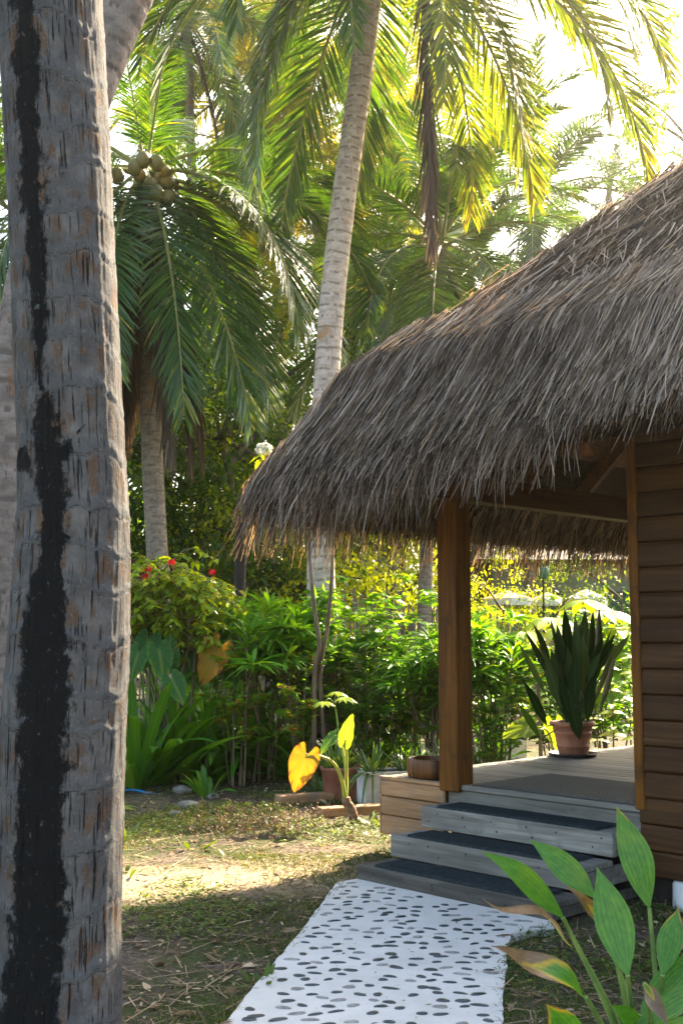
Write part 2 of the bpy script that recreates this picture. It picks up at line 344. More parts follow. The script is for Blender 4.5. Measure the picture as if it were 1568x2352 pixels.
# path slab with inlaid pebbles
k = NT('path_concrete'); ob = k.obj(); n1 = k.noise(ob, 2.2, 5); n2 = k.noise(ob, 120, 3, .7)
col = k.ramp(n1, [(.3, (.50, .49, .455)), (.6, (.62, .605, .56)), (.8, (.56, .54, .49))]); col = k.mix(k.mr(n2, .3, .7, 0, .25), col, (.42, .41, .39)); col = k.mix(k.mr(k.noise(ob, 7, 6, .7), .55, .75, 0, .45), col, (.36, .34, .29)); col = k.mix(k.mr(k.noise(ob, 45, 3, .7), .66, .72, 0, .5), col, (.22, .2, .16))
M['path'] = k.done(k.pbr(col, .8, k.bump(n2, .35, .004), .25))
M['peb_d'] = plain('pebble_slate', (.012, .02, .024), (.045, .06, .066), .35, 30, bump=.1, spec=.5)
M['peb_l'] = plain('pebble_grey', (.15, .145, .135), (.30, .285, .26), .5, 30, bump=.1, spec=.4)
pm = MB(); pol = np.array(PATH); dense = []
for i in range(len(pol)):
    a, b = pol[i], pol[(i+1) % len(pol)]; m_ = max(2, int(np.linalg.norm(b-a)/.06))
    for t in np.linspace(0, 1, m_, endpoint=False): dense.append(a+(b-a)*t)
dense = np.array(dense); dense += (fbm(np.c_[dense*4, dense[:, :1]*0], 3)[:, None]-.5)*.025
dense += (vnoise(np.c_[dense*17, dense[:, :1]*0])[:, None]-.5)*.018
import bmesh
bm = bmesh.new(); vsb = [bm.verts.new((p[0], p[1], .015)) for p in dense]; f = bm.faces.new(vsb)
if f.normal.z < 0: f.normal_flip()
ex_ = bmesh.ops.extrude_face_region(bm, geom=[f])
for v in [g for g in ex_['geom'] if isinstance(g, bmesh.types.BMVert)]: v.co.z = -.06
bmesh.ops.triangulate(bm, faces=[g for g in bm.faces if len(g.verts) > 4]); bm.normal_update()
vv = np.array([v.co[:] for v in bm.verts]); bm.verts.index_update()
f3 = [[v.index for v in g.verts] for g in bm.faces if len(g.verts) == 3]; f4 = [[v.index for v in g.verts] for g in bm.faces if len(g.verts) == 4]; bm.free()
pm.add(vv, f4, f3, smooth=False)
sph_a = np.linspace(0, 2*np.pi, 14, endpoint=False)
cnt = 0
for gy in np.arange(.5, 7.5, .090):
    for gx in np.arange(-1.4, 1.3, .108):
        x = gx+R(-.035, .035)+(.054 if cnt % 2 else 0); y = gy+R(-.032, .032)
        if rng.random() < .12: continue
        t_ = np.array([[x, y], [x+.04, y], [x-.04, y], [x, y+.04], [x, y-.04]])
        if not path_inside(t_[:, 0], t_[:, 1]).all() or hut_in(t_[:, 0], t_[:, 1], .02).any(): continue
        a_, b_ = R(.022, .040), R(.010, .022); th = R(-.55, .55); rr = 1+.13*np.sin(2*sph_a+R(0, 6))+.08*np.sin(3*sph_a+R(0, 6))
        ring = []
        for s_, hz in ((1, .0275), (.86, .0325), (.5, .0345)):
            px = a_*np.cos(sph_a)*rr*s_; py = b_*np.sin(sph_a)*rr*s_
            ring.append(np.stack([x+px*np.cos(th)-py*np.sin(th), y+px*np.sin(th)+py*np.cos(th), 0*px+hz], -1))
        V = np.vstack(ring+[[[x, y, .035]]])-np.array([0, 0, .013]); F = []
        for s_ in range(2):
            for j in range(14): F.append([s_*14+j, s_*14+(j+1) % 14, (s_+1)*14+(j+1) % 14, (s_+1)*14+j])
        pm.add(V, F, [[28+j, 28+(j+1) % 14, 42] for j in range(14)], mi=1 if rng.random() < .7 else 2)
    cnt += 1
obj('path', pm, [M['path'], M['peb_d'], M['peb_l']], kind='structure')

# ================================================================== HUT
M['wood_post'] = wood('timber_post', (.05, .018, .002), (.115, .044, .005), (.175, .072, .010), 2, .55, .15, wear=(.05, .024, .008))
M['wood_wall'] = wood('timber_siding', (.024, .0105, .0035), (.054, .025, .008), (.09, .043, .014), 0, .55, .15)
M['wood_ceil'] = wood('timber_ceiling', (.045, .017, .004), (.095, .037, .008), (.145, .058, .013), 1, .6, .15)
M['wood_skirt'] = wood('timber_skirting', (.17, .095, .045), (.33, .20, .105), (.43, .28, .16), 0, .65, .2, wear=(.20, .15, .11))
M['wood_grey'] = wood('weathered_timber', (.085, .08, .068), (.185, .178, .155), (.30, .29, .26), 0, .75, .2, wear=(.16, .15, .135))
M['wood_dark'] = wood('dark_timber', (.035, .033, .028), (.085, .078, .066), (.16, .15, .13), 0, .75, .2)
M['hole'] = plain('bolt_hole', (.01, .01, .01), (.02, .02, .02), .6)
M['white'] = plain('white_render', (.6, .6, .58), (.75, .75, .73), .8, 9)
hut = thing('thatched_hut', 'timber hut with shaggy grey thatch roof, open porch and horizontal brown siding', 'hut', HUT, HROT)
DZ, PW = .533, 1.40
# deck
dm = MB(); q = 0.035; i_ = 0
while q < 6.0:
    box(dm, -.715, PW+5.8, q, q+.112, DZ-.03, DZ, .004, tone=R(0, 1)); q += .118; i_ += 1
obj('deck', dm, M['wood_grey'], hut)
fm = MB()
box(fm, -.115, PW-.002, .0, .033, DZ-.034, DZ+.002, .005, tone=.6)
box(fm, -.115, PW-.012, .012, .04, DZ-.20, DZ-.037, .004, tone=.2)
obj('deck_nosing', fm, M['wood_grey'], hut)
ub = MB(); box(ub, -.112, PW+.6, .044, .07, -.05, .49, .003, tone=.1); obj('under_deck_light_block', ub, M['dark_bark'], hut)  # added dark board, stops light showing through the step gaps
sm_ = MB()
for z0, z1 in ((.40, .508), (.267, .394), (.128, .261)):
    box(sm_, -.72, -.118, -.03, .0, z0, z1, .008, tone=R(.3, .9))
    box(sm_, -.742, -.722, -.022, 6.0, z0, z1, .008, tone=R(.3, .9))
box(sm_, -.735, -.112, -.038, .031, .512, DZ+.003, .006, tone=.8)
obj('skirting', sm_, M['wood_skirt'], hut)
# post
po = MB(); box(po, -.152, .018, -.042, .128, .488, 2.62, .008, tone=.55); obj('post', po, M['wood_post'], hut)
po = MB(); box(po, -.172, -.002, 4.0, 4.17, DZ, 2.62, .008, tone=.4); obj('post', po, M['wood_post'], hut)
# beams
bm_ = MB(); box(bm_, -.15, -.03, -.85, 5.6, 2.50, 2.69, .006, tone=.2); obj('beam', bm_, M['dark_bark'] if False else M['wood_ceil'], hut)
bm_ = MB(); box(bm_, PW+.14, 7.0, .0, .118, 3.203, 3.34, .006, tone=.2); obj('beam', bm_, M['wood_ceil'], hut)
# wall
wm = MB(); z = .145; lapn = 0
box(wm, PW+.03, 7.0, .02, .12, .15, 3.2, .002, tone=.2)
while z < 3.1:
    z1 = z+.146; prof = [(.02, z), (-.012, z+.002), (-.016, z+.012), (-.008, z1-.022), (.0, z1-.004), (.006, z1), (.02, z1)]
    x0 = PW+.032 if z > DZ-.05 else PW-.005; tn = R(.1, 1)
    V = np.array([[x, a, b] for x in (x0, 7.0) for a, b in prof]); m_ = len(prof)
    wm.add(V, [[i, i+1, m_+i+1, m_+i] for i in range(m_-1)], [], tone=tn, smooth=False)
    wm.add(V[:m_], [], [[0, i+1, i] for i in range(1, m_-1)], tone=tn, smooth=False)
    z += .151
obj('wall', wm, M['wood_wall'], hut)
sw = MB(); box(sw, PW+.03, PW+.12, .125, 5.0, DZ, 3.3, .003, tone=.3); obj('wall', sw, M['wood_wall'], hut)
tr = MB(); box(tr, PW-.032, PW+.03, -.022, .09, DZ-.012, 2.75, .006, tone=.75); obj('corner_trim', tr, M['wood_post'], hut)
for pf in (1.62, 3.6, 5.6):
    ft = MB(); lathe(ft, [(.0, .14), (.19, .14), (.20, .12), (.205, -.05)], 24, c=(pf+.13, .12, 0)); obj('footing', ft, M['white'], hut)
# roof planes
OV = 1.07; E0, E1, Q1 = -OV, 8.1, 5.75; RID = (Q1+OV)/2
def prof_pt(sg):
    # profile of the thatch: sg = length measured up the slope from the eave tip; returns (inward distance, height)
    kk = np.array([[-.35, -.04, 2.05], [0, .0, 2.36], [.20, .05, 2.53], [.42, .14, 2.70], [.62, .26, 2.88], [.80, .39, 3.08], [1.0, .53, 3.335]])
    
    d = np.interp(sg, kk[:, 0], kk[:, 1]); z = np.interp(sg, kk[:, 0], kk[:, 2]); ov = np.maximum(sg-1.0, 0)
    return d+ov*.7323, z+ov*.698
def zo(d): return 2.907+.93*d
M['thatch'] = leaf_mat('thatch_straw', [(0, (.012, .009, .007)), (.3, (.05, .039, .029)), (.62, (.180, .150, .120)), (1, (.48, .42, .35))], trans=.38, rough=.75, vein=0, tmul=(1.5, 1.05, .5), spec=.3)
M['thatch_core'] = plain('thatch_core', (.022, .018, .015), (.06, .05, .04), .95, 30, (1, 1, 1), .8, .1)  # core coloured dark to paint shade into the gaps between straws
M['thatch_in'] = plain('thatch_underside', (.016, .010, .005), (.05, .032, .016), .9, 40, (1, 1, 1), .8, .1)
faces = {  # origin of the eave, direction along it, inward direction, eave length
 'front': (np.array([E0, -OV]), np.array([1., 0]), np.array([0, 1.]), E1-E0),
 'left': (np.array([E0, Q1]), np.array([0, -1.]), np.array([1., 0]), Q1+OV),
 'back': (np.array([E1, Q1]), np.array([-1., 0]), np.array([0, -1.]), E1-E0),
 'right': (np.array([E1, -OV]), np.array([0, 1.]), np.array([-1., 0]), Q1+OV)}
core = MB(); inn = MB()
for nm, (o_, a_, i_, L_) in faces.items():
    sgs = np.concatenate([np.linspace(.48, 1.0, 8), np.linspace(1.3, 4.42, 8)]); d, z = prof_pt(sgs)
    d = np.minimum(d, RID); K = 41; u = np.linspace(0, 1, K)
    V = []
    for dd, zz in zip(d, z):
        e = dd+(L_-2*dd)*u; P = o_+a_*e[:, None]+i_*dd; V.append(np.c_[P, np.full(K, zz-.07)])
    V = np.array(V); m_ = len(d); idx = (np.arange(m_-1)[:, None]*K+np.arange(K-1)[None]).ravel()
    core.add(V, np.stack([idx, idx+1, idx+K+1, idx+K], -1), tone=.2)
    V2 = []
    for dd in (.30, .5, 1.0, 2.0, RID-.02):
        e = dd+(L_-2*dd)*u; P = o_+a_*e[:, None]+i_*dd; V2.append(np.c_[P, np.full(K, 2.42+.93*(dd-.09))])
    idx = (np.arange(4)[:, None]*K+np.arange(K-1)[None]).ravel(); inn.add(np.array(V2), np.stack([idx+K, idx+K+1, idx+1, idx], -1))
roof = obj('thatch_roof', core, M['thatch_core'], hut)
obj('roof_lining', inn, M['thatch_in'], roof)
th = MB(); FRN = False
def straws(face, n, s0, s1, ln, wd, tone, lift, emin=None, emax=None, jit=.16, under=0.):
    o_, a_, i_, L_ = faces[face]; sg = R(s0, s1, n); L = R(*ln, n); e = R(emin if emin is not None else 0, emax if emax is not None else L_, n)
    d0, _ = prof_pt(sg); ok = (e > d0-.04) & (e < L_-d0+.04) & (d0 < RID+.02); sg, L, e, d0 = sg[ok], L[ok], e[ok], d0[ok]; n = len(sg)
    if n == 0: return
    if face == 'front': kp = sg > .12+np.clip(e, 0, 4)*.115+.12; sg, L, e, d0 = sg[kp], L[kp], e[kp], d0[kp]; n = len(sg)
    up_ = rng.uniform(-.40, -.02, len(sg))+(np.clip(e, 0, 4)*.115 if face == 'front' else 0) if FRN else (np.clip(e, 0, 4)*.105+.08 if face == 'front' else 0*e+.05)+rng.uniform(-.10, .34, len(sg))-np.where(rng.random(len(sg)) < .10, rng.uniform(.05, .42, len(sg)), 0); L = np.minimum(L, np.maximum(sg-up_, .15)); K = 5; t = np.linspace(0, 1, K); sl = R(-1, 1, n)*jit+rng.normal(0, jit*.5, n); bend = rng.normal(0, .06, n)
    s = sg[:, None]-L[:, None]*t; lf = (R(*lift, n)[:, None]+R(-.2, 1., n)[:, None]*.09*t**1.3*L[:, None]/.5)-under
    d, z = prof_pt(np.maximum(s, -.35)); z = z+np.minimum(s+.35, 0)
    d2, z2 = prof_pt(np.maximum(s, -.35)+.02); tx, tz = d2-d, z2-z; 
    tl = np.sqrt(tx**2+(z2-prof_pt(np.maximum(s, -.35))[1])**2)+1e-6; tz = z2-prof_pt(np.maximum(s, -.35))[1]
    nx, nz = -tz/tl, tx/tl
    d = d+nx*lf; z = z+nz*lf; ee = e[:, None]+(sl[:, None]*t+bend[:, None]*t**2)*L[:, None]
    # near the hip the straws of both slopes splay over the edge
    C = np.stack([o_[0]+a_[0]*ee+i_[0]*d, o_[1]+a_[1]*ee+i_[1]*d, z], -1)
    Tn = nrm(np.gradient(C, axis=1)); rnd = nrm(rng.normal(0, 1, (n, 1, 3))+np.array([-i_[0], -i_[1], .9])*1.1)
    Sd = nrm(np.cross(Tn, rnd+0*Tn)); w = (R(*wd, n)[:, None]*.5*(1-.6*t**2))[..., None]
    V = np.stack([C-Sd*w, C+Sd*w], 2); b = (np.arange(n)*K*2)[:, None]+np.arange(K-1)[None]*2
    th.add(V, np.stack([b, b+1, b+3, b+2], -1), tone=np.repeat(np.clip(rng.normal(tone[0], tone[1], n)+.45*(fbm(np.c_[e*1.3, sg*1.7, 0*e+4], 3)-.5), 0, 1), K*2))
# upper slope: weathered, short ends; lower band: fresh pale course laid over it; eave: long hanging tips
straws('front', 42000, 1.35, 4.6, (.16, .38), (.005, .010), (.29, .22), (-.03, .02), emax=6.5)
straws('front', 3000, 1.3, 4.6, (.15, .4), (.007, .012), (.75, .16), (.01, .06), emax=6.5, jit=.5)
straws('front', 24000, .75, 1.55, (.25, .5), (.005, .012), (.6, .3), (.05, .10), emax=5.4)
straws('front', 22000, .25, 1.1, (.25, .55), (.005, .012), (.53, .3), (.0, .08), emax=5.4)
straws('front', 6000, .15, .8, (.45, .85), (.005, .010), (.62, .28), (.0, .06), emax=5.4, jit=.2)
straws('front', 8000, .15, .9, (.3, .7), (.006, .011), (.42, .2), (-.16, .0), emax=5.4)
straws('left', 9000, .9, 4.6, (.25, .5), (.01, .018), (.42, .2), (-.02, .05))
straws('left', 16000, .1, 1.1, (.35, .75), (.008, .015), (.5, .22), (.0, .08))
straws('left', 15000, .1, .9, (.3, .75), (.007, .014), (.58, .25), (-.2, .0))  # inner straws toned lighter to imitate warm light under the eave
FRN = True
straws('left', 2600, .3, .8, (.55, 1.05), (.005, .009), (.5, .22), (-.14, .03), jit=.25)
straws('front', 1500, .3, .8, (.55, 1.0), (.005, .009), (.55, .22), (-.1, .03), emax=2.6, jit=.25)
FRN = False
for f_ in ('back', 'right'):
    straws(f_, 5000, .9, 4.6, (.3, .6), (.016, .026), (.42, .2), (-.02, .05)); straws(f_, 4000, .1, 1.1, (.35, .75), (.012, .02), (.5, .22), (-.1, .08))
obj('thatch', th, M['thatch'], roof)
# rafters under the front and left slopes
for e_ in (-.05, .75, 1.55, 2.4, 3.2):
    rb = MB(); n_ = 2; 
    for d0, d1 in ((.35, min(3.2, e_+OV-.1)),):
        P = np.array([[e_, -OV+d0, 2.42+.93*(d0-.09)-.07], [e_, -OV+d1, 2.42+.93*(d1-.09)-.07]])
        dirv = nrm(P[1]-P[0]); up = np.array([0, -dirv[2], dirv[1]]); sx = np.array([.03, 0, 0])
        V = np.array([P[k_]+sx*a+up*b*.06 for k_ in (0, 1) for a, b in ((-1, -1), (1, -1), (1, 1), (-1, 1))])
        rb.add(V, [[0, 1, 5, 4], [1, 2, 6, 5], [2, 3, 7, 6], [3, 0, 4, 7], [3, 2, 1, 0], [4, 5, 6, 7]], tone=.7, smooth=False)
    obj('rafter', rb, M['wood_ceil'], hut)
for e_ in (.6, 1.45, 2.3, 3.2):
    rb = MB(); d0, d1 = .4, min(3.2, e_+OV-.1)
    P = np.array([[-OV+d0, e_, 2.42+.93*(d0-.09)-.075], [-OV+d1, e_, 2.42+.93*(d1-.09)-.075]])
    dirv = nrm(P[1]-P[0]); up = np.array([-dirv[2], 0, dirv[0]]); sx = np.array([0, .03, 0])
    V = np.array([P[k_]+sx*a+up*b*.06 for k_ in (0, 1) for a, b in ((-1, -1), (1, -1), (1, 1), (-1, 1))])
    rb.add(V, [[0, 1, 5, 4], [1, 2, 6, 5], [2, 3, 7, 6], [3, 0, 4, 7], [3, 2, 1, 0], [4, 5, 6, 7]], tone=.7, smooth=False)
    obj('rafter', rb, M['wood_ceil'], hut)
cb = MB()                                                   # ceiling boards over the rafters of the left slope
y_ = -.6
while y_ < 5:
    d0, d1 = .75, 3.3; zz = lambda d: 2.42+.93*(d-.09)-.016
    V = [[-OV+d0, y_, zz(d0)], [-OV+d1, y_, zz(d1)], [-OV+d1, y_+.117, zz(d1)], [-OV+d0, y_+.117, zz(d0)]]
    V2 = [[v[0], v[1], v[2]+.01] for v in V]
    d1 = min(d1, y_+OV-.03)
    V = [[-OV+d0, y_, zz(d0)], [-OV+d1, y_, zz(d1)], [-OV+d1, y_+.117, zz(d1)], [-OV+d0, y_+.117, zz(d0)]]; V2 = [[v[0], v[1], v[2]+.01] for v in V]
    if d1 > d0+.1: cb.add(V+V2, [[0, 1, 2, 3], [0, 3, 7, 4], [1, 0, 4, 5], [2, 1, 5, 6]], tone=R(.2, 1), smooth=False)
    y_ += .12
obj('ceiling', cb, M['wood_ceil'], hut)

# ---- steps
steps = thing('wooden_steps', 'three weathered grey timber steps with dark carpet treads leading up to the porch', 'steps', HUT, HROT)
M['mat'] = None
k = NT('carpet_mat'); ob = k.obj(); n2 = k.noise(ob, 160, 3, .8); n3 = k.noise(ob, 30, 3); col = k.ramp(k.math('ADD', k.math('MULTIPLY', n2, .7), k.math('MULTIPLY', n3, .3)), [(.35, (.008, .014, .016)), (.52, (.03, .042, .045)), (.68, (.075, .09, .092))])
M['mat'] = k.done(k.pbr(col, .95, k.bump(n2, 1.0, .01), .1))
P0, P1 = -.135, 1.355
for (q0, zt, zb, tn, mt) in ((-.845, .105, .0, .35, 'wood_dark'), (-.545, .253, .116, .6, 'wood_grey'), (-.248, .405, .268, .95, 'wood_grey')):
    st = thing('step', None, None, (0, 0, 0)); del st['label']; del st['category']; st.parent = steps
    b_ = MB(); box(b_, P0, P1, q0, q0+.036, zb, zt, .005, tone=tn)
    for hx in np.linspace(P0+.12, P1-.1, 6):
        for hh in ((zt-.04,) if rng.random() < .6 else (zt-.035, zb+.045)):
            a = np.linspace(0, 2*np.pi, 10, endpoint=False); cx = hx+R(-.05, .05); rr = R(.005, .008)
            V = np.array([[cx+rr*np.cos(w_), q0-.0015, hh+rr*np.sin(w_)] for w_ in a]+[[cx, q0-.0015, hh]]); b_.add(V, F3=[[(j+1) % 10, j, 10] for j in range(10)], mi=1)
    obj('riser', b_, [M[mt], M['hole']], st)
    b_ = MB(); yq = q0+.04
    while yq < q0+.30: box(b_, P0+.004, P1-.004, yq, min(yq+.085, q0+.327), zt-.034, zt-.001, .004, tone=R(.4, .9)); yq += .09
    obj('tread', b_, M[mt], st)
    for xa_, xb_ in ((P1-.036, P1-.002), (P0+.002, P0+.034)):
        b_ = MB(); box(b_, xa_, xb_, q0+.038, .0, max(zb, .01), zt-.036, .004, tone=.2); obj('side_board', b_, M[mt], st)
for i, (q0, zt, lab) in enumerate(((-.845, .105, 'dark carpet tread mat on the bottom wooden step, closest to pebble path'), (-.545, .253, 'dark carpet tread mat on the middle wooden step'), (-.248, .405, 'dark carpet tread mat on the top wooden step just below deck'))):
    b_ = MB(); pa, pb, qa, qb, zz = P0+.125, P1-.12, q0+.018, q0+.285, zt
    nx, ny = 150, 30; gx, gy = np.meshgrid(np.linspace(pa, pb, nx), np.linspace(qa, qb, ny)); edge = np.minimum(np.minimum(gx-pa, pb-gx), np.minimum(gy-qa, qb-gy))
    gzz = zz+.002+.013*np.clip(edge/.006, 0, 1)+rng.uniform(-.0015, .0015, gx.shape); gx = gx+rng.uniform(-.002, .002, gx.shape)
    idx = (np.arange(ny-1)[:, None]*nx+np.arange(nx-1)[None]).ravel(); b_.add(np.stack([gx, gy, gzz], -1), np.stack([idx, idx+1, idx+nx+1, idx+nx], -1))
    o = obj('tread_mat', b_, M['mat'], None, HUT, (0, 0, HROT)); tag(o, lab, 'mat', 'carpet mats on the steps')
# doormat
k = NT('doormat'); ob = k.obj(); sx = k.n('SeparateXYZ', {0: ob}); wv = k.math('SINE', k.math('MULTIPLY', sx.outputs[0], 420.)); wy = k.math('SINE', k.math('MULTIPLY', sx.outputs[1], 300.))
n2 = k.noise(ob, 70, 3); hgt = k.math('MULTIPLY', wv, wy); col = k.mix(k.mr(k.math('ADD', hgt, n2), 0, 1.2), (.05, .056, .055), (.135, .14, .132)); M['doormat'] = k.done(k.pbr(col, .9, k.bump(hgt, .6, .006), .1))
M['rubber'] = plain('mat_rubber', (.03, .036, .036), (.06, .066, .066), .8, 40)
dmt = MB(); box(dmt, .12, PW+.4, .09, .885, DZ, DZ+.013, .003); 
for (x0, x1, y0, y1) in ((.07, .119, .04, .935), (.12, PW+.4, .04, .089), (.12, PW+.4, .886, .935)): box(dmt, x0, x1, y0, y1, DZ, DZ+.009, .003, mi=1)
tag(obj('doormat', dmt, [M['doormat'], M['rubber']], None, HUT, (0, 0, HROT)), 'large ribbed grey doormat lying on the deck at the hut entrance', 'doormat')
# bowl on the deck corner
bw = thing('wooden_bowl', 'round brown wooden basin with straight sides on deck corner beside the post', 'bowl', HW(-.405, .19, DZ+.003))
b_ = MB(); lathe(b_, [(0, .0), (.165, .0), (.185, .012), (.190, .05), (.188, .128), (.185, .135), (.172, .135), (.168, .128), (.165, .06), (.15, .035), (0, .03)], 64, tone=.5)
M['bowl'] = wood('bowl_wood', (.035, .013, .004), (.11, .043, .011), (.2, .085, .024), 2, .42, .3); obj('body', b_, M['bowl'], bw)

# ================================================================== PALMS
def frond_mesh(L, e0, bend, seed, dead=False, nl=125, lmax=.86, vup=.16, width=.034):
    g = np.random.default_rng(seed); n = 26; t = np.linspace(0, 1, n); el = np.radians(e0-bend*t**1.25)
    st = L/(n-1); x = np.concatenate([[0], np.cumsum(np.cos(el[:-1])*st)]); z = np.concatenate([[0], np.cumsum(np.sin(el[:-1])*st)])
    y = .12*L*(g.random()-.5)*t**2; P = np.c_[x, y, z]; mb = MB()
    tube(mb, P, .032*(1-.88*t)+.003, 6, tone=.5, mi=1)
    T, X, Y = frames(P); sgn = np.where(X[:, 1] >= 0, 1, -1)[:, None]; X = np.where(np.abs(X[:, 1:2]) > np.abs(Y[:, 1:2]), X*sgn, Y*np.where(Y[:, 1] >= 0, 1, -1)[:, None])
    Nn = np.cross(T, X); Nn *= np.where(Nn[:, 2:3] >= 0, 1, -1) if not dead else 1
    for side in (-1, 1):
        u = np.linspace(.14, .995, nl)+g.normal(0, .003, nl); u = np.clip(u, 0, 1); f = u*(n-1); i = np.minimum(f.astype(int), n-2); w = (f-i)[:, None]
        C = P[i]*(1-w)+P[i+1]*w; Tt = nrm(T[i]*(1-w)+T[i+1]*w); Xx = nrm(X[i]*(1-w)+X[i+1]*w); Nx = Nn[i]
        a = np.radians(66-42*u+g.normal(0, 5, nl)); 
        if dead: a = np.radians(11+g.normal(0, 5, nl))
        D = Tt*np.cos(a)[:, None]+Xx*side*np.sin(a)[:, None]+Nx*(vup+g.normal(0, .06, nl))[:, None]
        Lf = lmax*np.sin(np.pi*np.clip(.2+.72*u, 0, 1))**.8*(1+g.normal(0, .06, nl)); 
        gap = g.random(nl) < (.05 if not dead else .25); Lf = Lf*np.where(gap, .35, 1)
        ribbons(mb, C, D, Nx+.25*g.normal(0, 1, (nl, 3)), Lf, width*(1+g.normal(0, .12, nl)), 4, 'leaflet', droop=.10+.16*g.random(nl)+(.3 if dead else 0), tone=np.clip(.42+.2*g.normal(0, 1, nl)+.25*(u > .9), 0, 1))
    return mb.mesh('frond_mesh')
FR = {}
SPEC = {'up': (74, 55), 'high': (58, 85), 'mid': (38, 98), 'low': (14, 90), 'droop': (-14, 70), 'hang': (-42, 45)}
for nm, (e0, bd) in SPEC.items():
    for j in range(2): FR[(nm, j)] = frond_mesh(4.3+.3*j, e0, bd+8*j, len(nm)*31+j*7+e0*3+500)
DEADF = [frond_mesh(3.3, -66, 18, 77, True, 95, .55, 0, .022), frond_mesh(2.8, -70, 14, 78, True, 95, .55, 0, .024)]
def palm(label, path, rad, group, crown=None, nf=22, mat='frond', bark='pbark_g', sc=1.0, az0=None, dead=2, nuts=0, skip=None, sides=14, seed=1, ring=None, custom=None, lit_mat=None):
    g = np.random.default_rng(seed); path = np.asarray(path, float); base = path[0].copy(); base[2] = min(base[2], 0)
    t = thing('coconut_palm', label, 'palm tree', base, group=group)
    n = max(30, int(np.linalg.norm(path[-1]-path[0])/.06)); P = curve(path-base, n); r = np.interp(np.linspace(0, 1, n), np.linspace(0, 1, len(rad)), rad)
    mb = MB(); ln = np.concatenate([[0], np.cumsum(np.linalg.norm(np.diff(P, axis=0), axis=1))])
    r = r*(1+.035*np.abs(((ln/.13) % 1)-.5)+.03*(fbm(np.c_[ln*3, ln*0, ln*0+seed], 2)-.5)); tube(mb, P, r, sides)
    obj('trunk', mb, M[bark], t)
    top = P[-1]
    def fro(v, az, s, tilt=0., m=None):
        me = FR[v]; o = obj('frond', me, None, t, top+np.array([0, 0, g.uniform(-.12, .12)]), (g.uniform(-.18, .18), tilt, az)); o.scale = (s,)*3
        if len(me.materials) == 0: me.materials.append(M['frond']); me.materials.append(M['rachis'])
        if m and m != 'frond': o.material_slots[0].link = 'OBJECT'; o.material_slots[0].material = M[m]
    if custom:
        for v, az, s in custom: fro(v, math.radians(az), s*sc, g.uniform(-.06, .06), lit_mat[0] if lit_mat and (az > 285 or az < 70) else mat)  # right-hand fronds get the yellower colour painted for backlight
    else:
        order = ['up', 'high', 'mid', 'low', 'droop', 'hang']; az = g.uniform(0, 6.28)
        for i in range(nf):
            az += 2.39996; v = order[min(5, int(6*(i/nf)**.9))]; fro((v, int(g.integers(0, 2))), az, sc*g.uniform(.86, 1.08), g.uniform(-.1, .1), mat)
    for i in range(dead):
        o = obj('dead_frond', DEADF[i % 2], [M['dead'], M['dead']] if len(DEADF[i % 2].materials) == 0 else None, t, top+np.array([0, 0, -.2]), (0, 0, g.uniform(0, 6.28)))
        o.scale = (sc*g.uniform(.9, 1.4),)*3
    if nuts:
        for i in range(nuts):
            nb = MB(); lathe(nb, [(0, -.13), (.06, -.11), (.1, -.04), (.105, .03), (.07, .1), (0, .13)], 10); a_ = g.uniform(3.4, 6.1); q_ = g.uniform(.35, .85)
            obj('coconut', nb, M['husk'], t, top+np.array([math.cos(a_)*q_, math.sin(a_)*q_, g.uniform(-.95, -.1)]))
    return t
def az_to(deg): return deg      # 0 = +X (right), 90 = away, 180 = left, 270 = towards the viewer
BGP = 'coconut palms standing behind the garden'
# leaning palm behind the hut (its crown is above the frame; hanging fronds come down into it)
Yc = 13.2
cp = [A(752, 1640, Yc), A(741, 1450, Yc), A(736, 1280, Yc), A(738, 1100, Yc), A(748, 900, Yc), A(764, 680, Yc), A(790, 450, Yc), A(822, 220, Yc), A(850, 0, Yc), A(890, -235, Yc)]
cp[0][2] = 0
C1 = [(('low', 1), 352, 1.2), (('droop', 0), 8, 1.15), (('low', 0), 335, 1.05), (('droop', 1), 322, 1.0), (('hang', 1), 200, .9), (('droop', 0), 225, .95), (('hang', 0), 300, .95), (('hang', 1), 210, 1.0), (('droop', 0), 188, 1.0), (('droop', 1), 345, .92), (('low', 0), 12, 1.1), (('hang', 0), 325, .9), (('hang', 1), 120, .95), (('droop', 0), 90, 1.), (('droop', 1), 60, 1.0), (('hang', 0), 30, 1.),
      (('low', 1), 200, 1.), (('low', 0), 155, 1.), (('mid', 0), 40, 1.), (('mid', 1), 110, 1.), (('mid', 0), 180, 1.), (('mid', 1), 250, 1.), (('high', 0), 320, 1.), (('high', 1), 80, 1.), (('up', 0), 150, 1.), (('up', 1), 10, 1.), (('hang', 1), 165, .9), (('hang', 0), 240, .8)]
t = palm('slender leaning coconut palm with pale ringed trunk rising from behind the thatch roof', cp, [.20, .17, .16, .155, .15, .15, .145, .14, .135, .12], None, custom=C1, bark='pbark', sides=28, dead=0, seed=3, sc=1.0, lit_mat=('frond_half_lit',))
o = obj('dead_frond', DEADF[0], [M['dead'], M['dead']] if len(DEADF[0].materials) == 0 else None, t, np.array(A(968, -150, Yc-1.0))-np.array(t.location), (0, 0, 5.2)); o.rotation_euler = (0, .32, 4.9); o.scale = (1.1,)*3
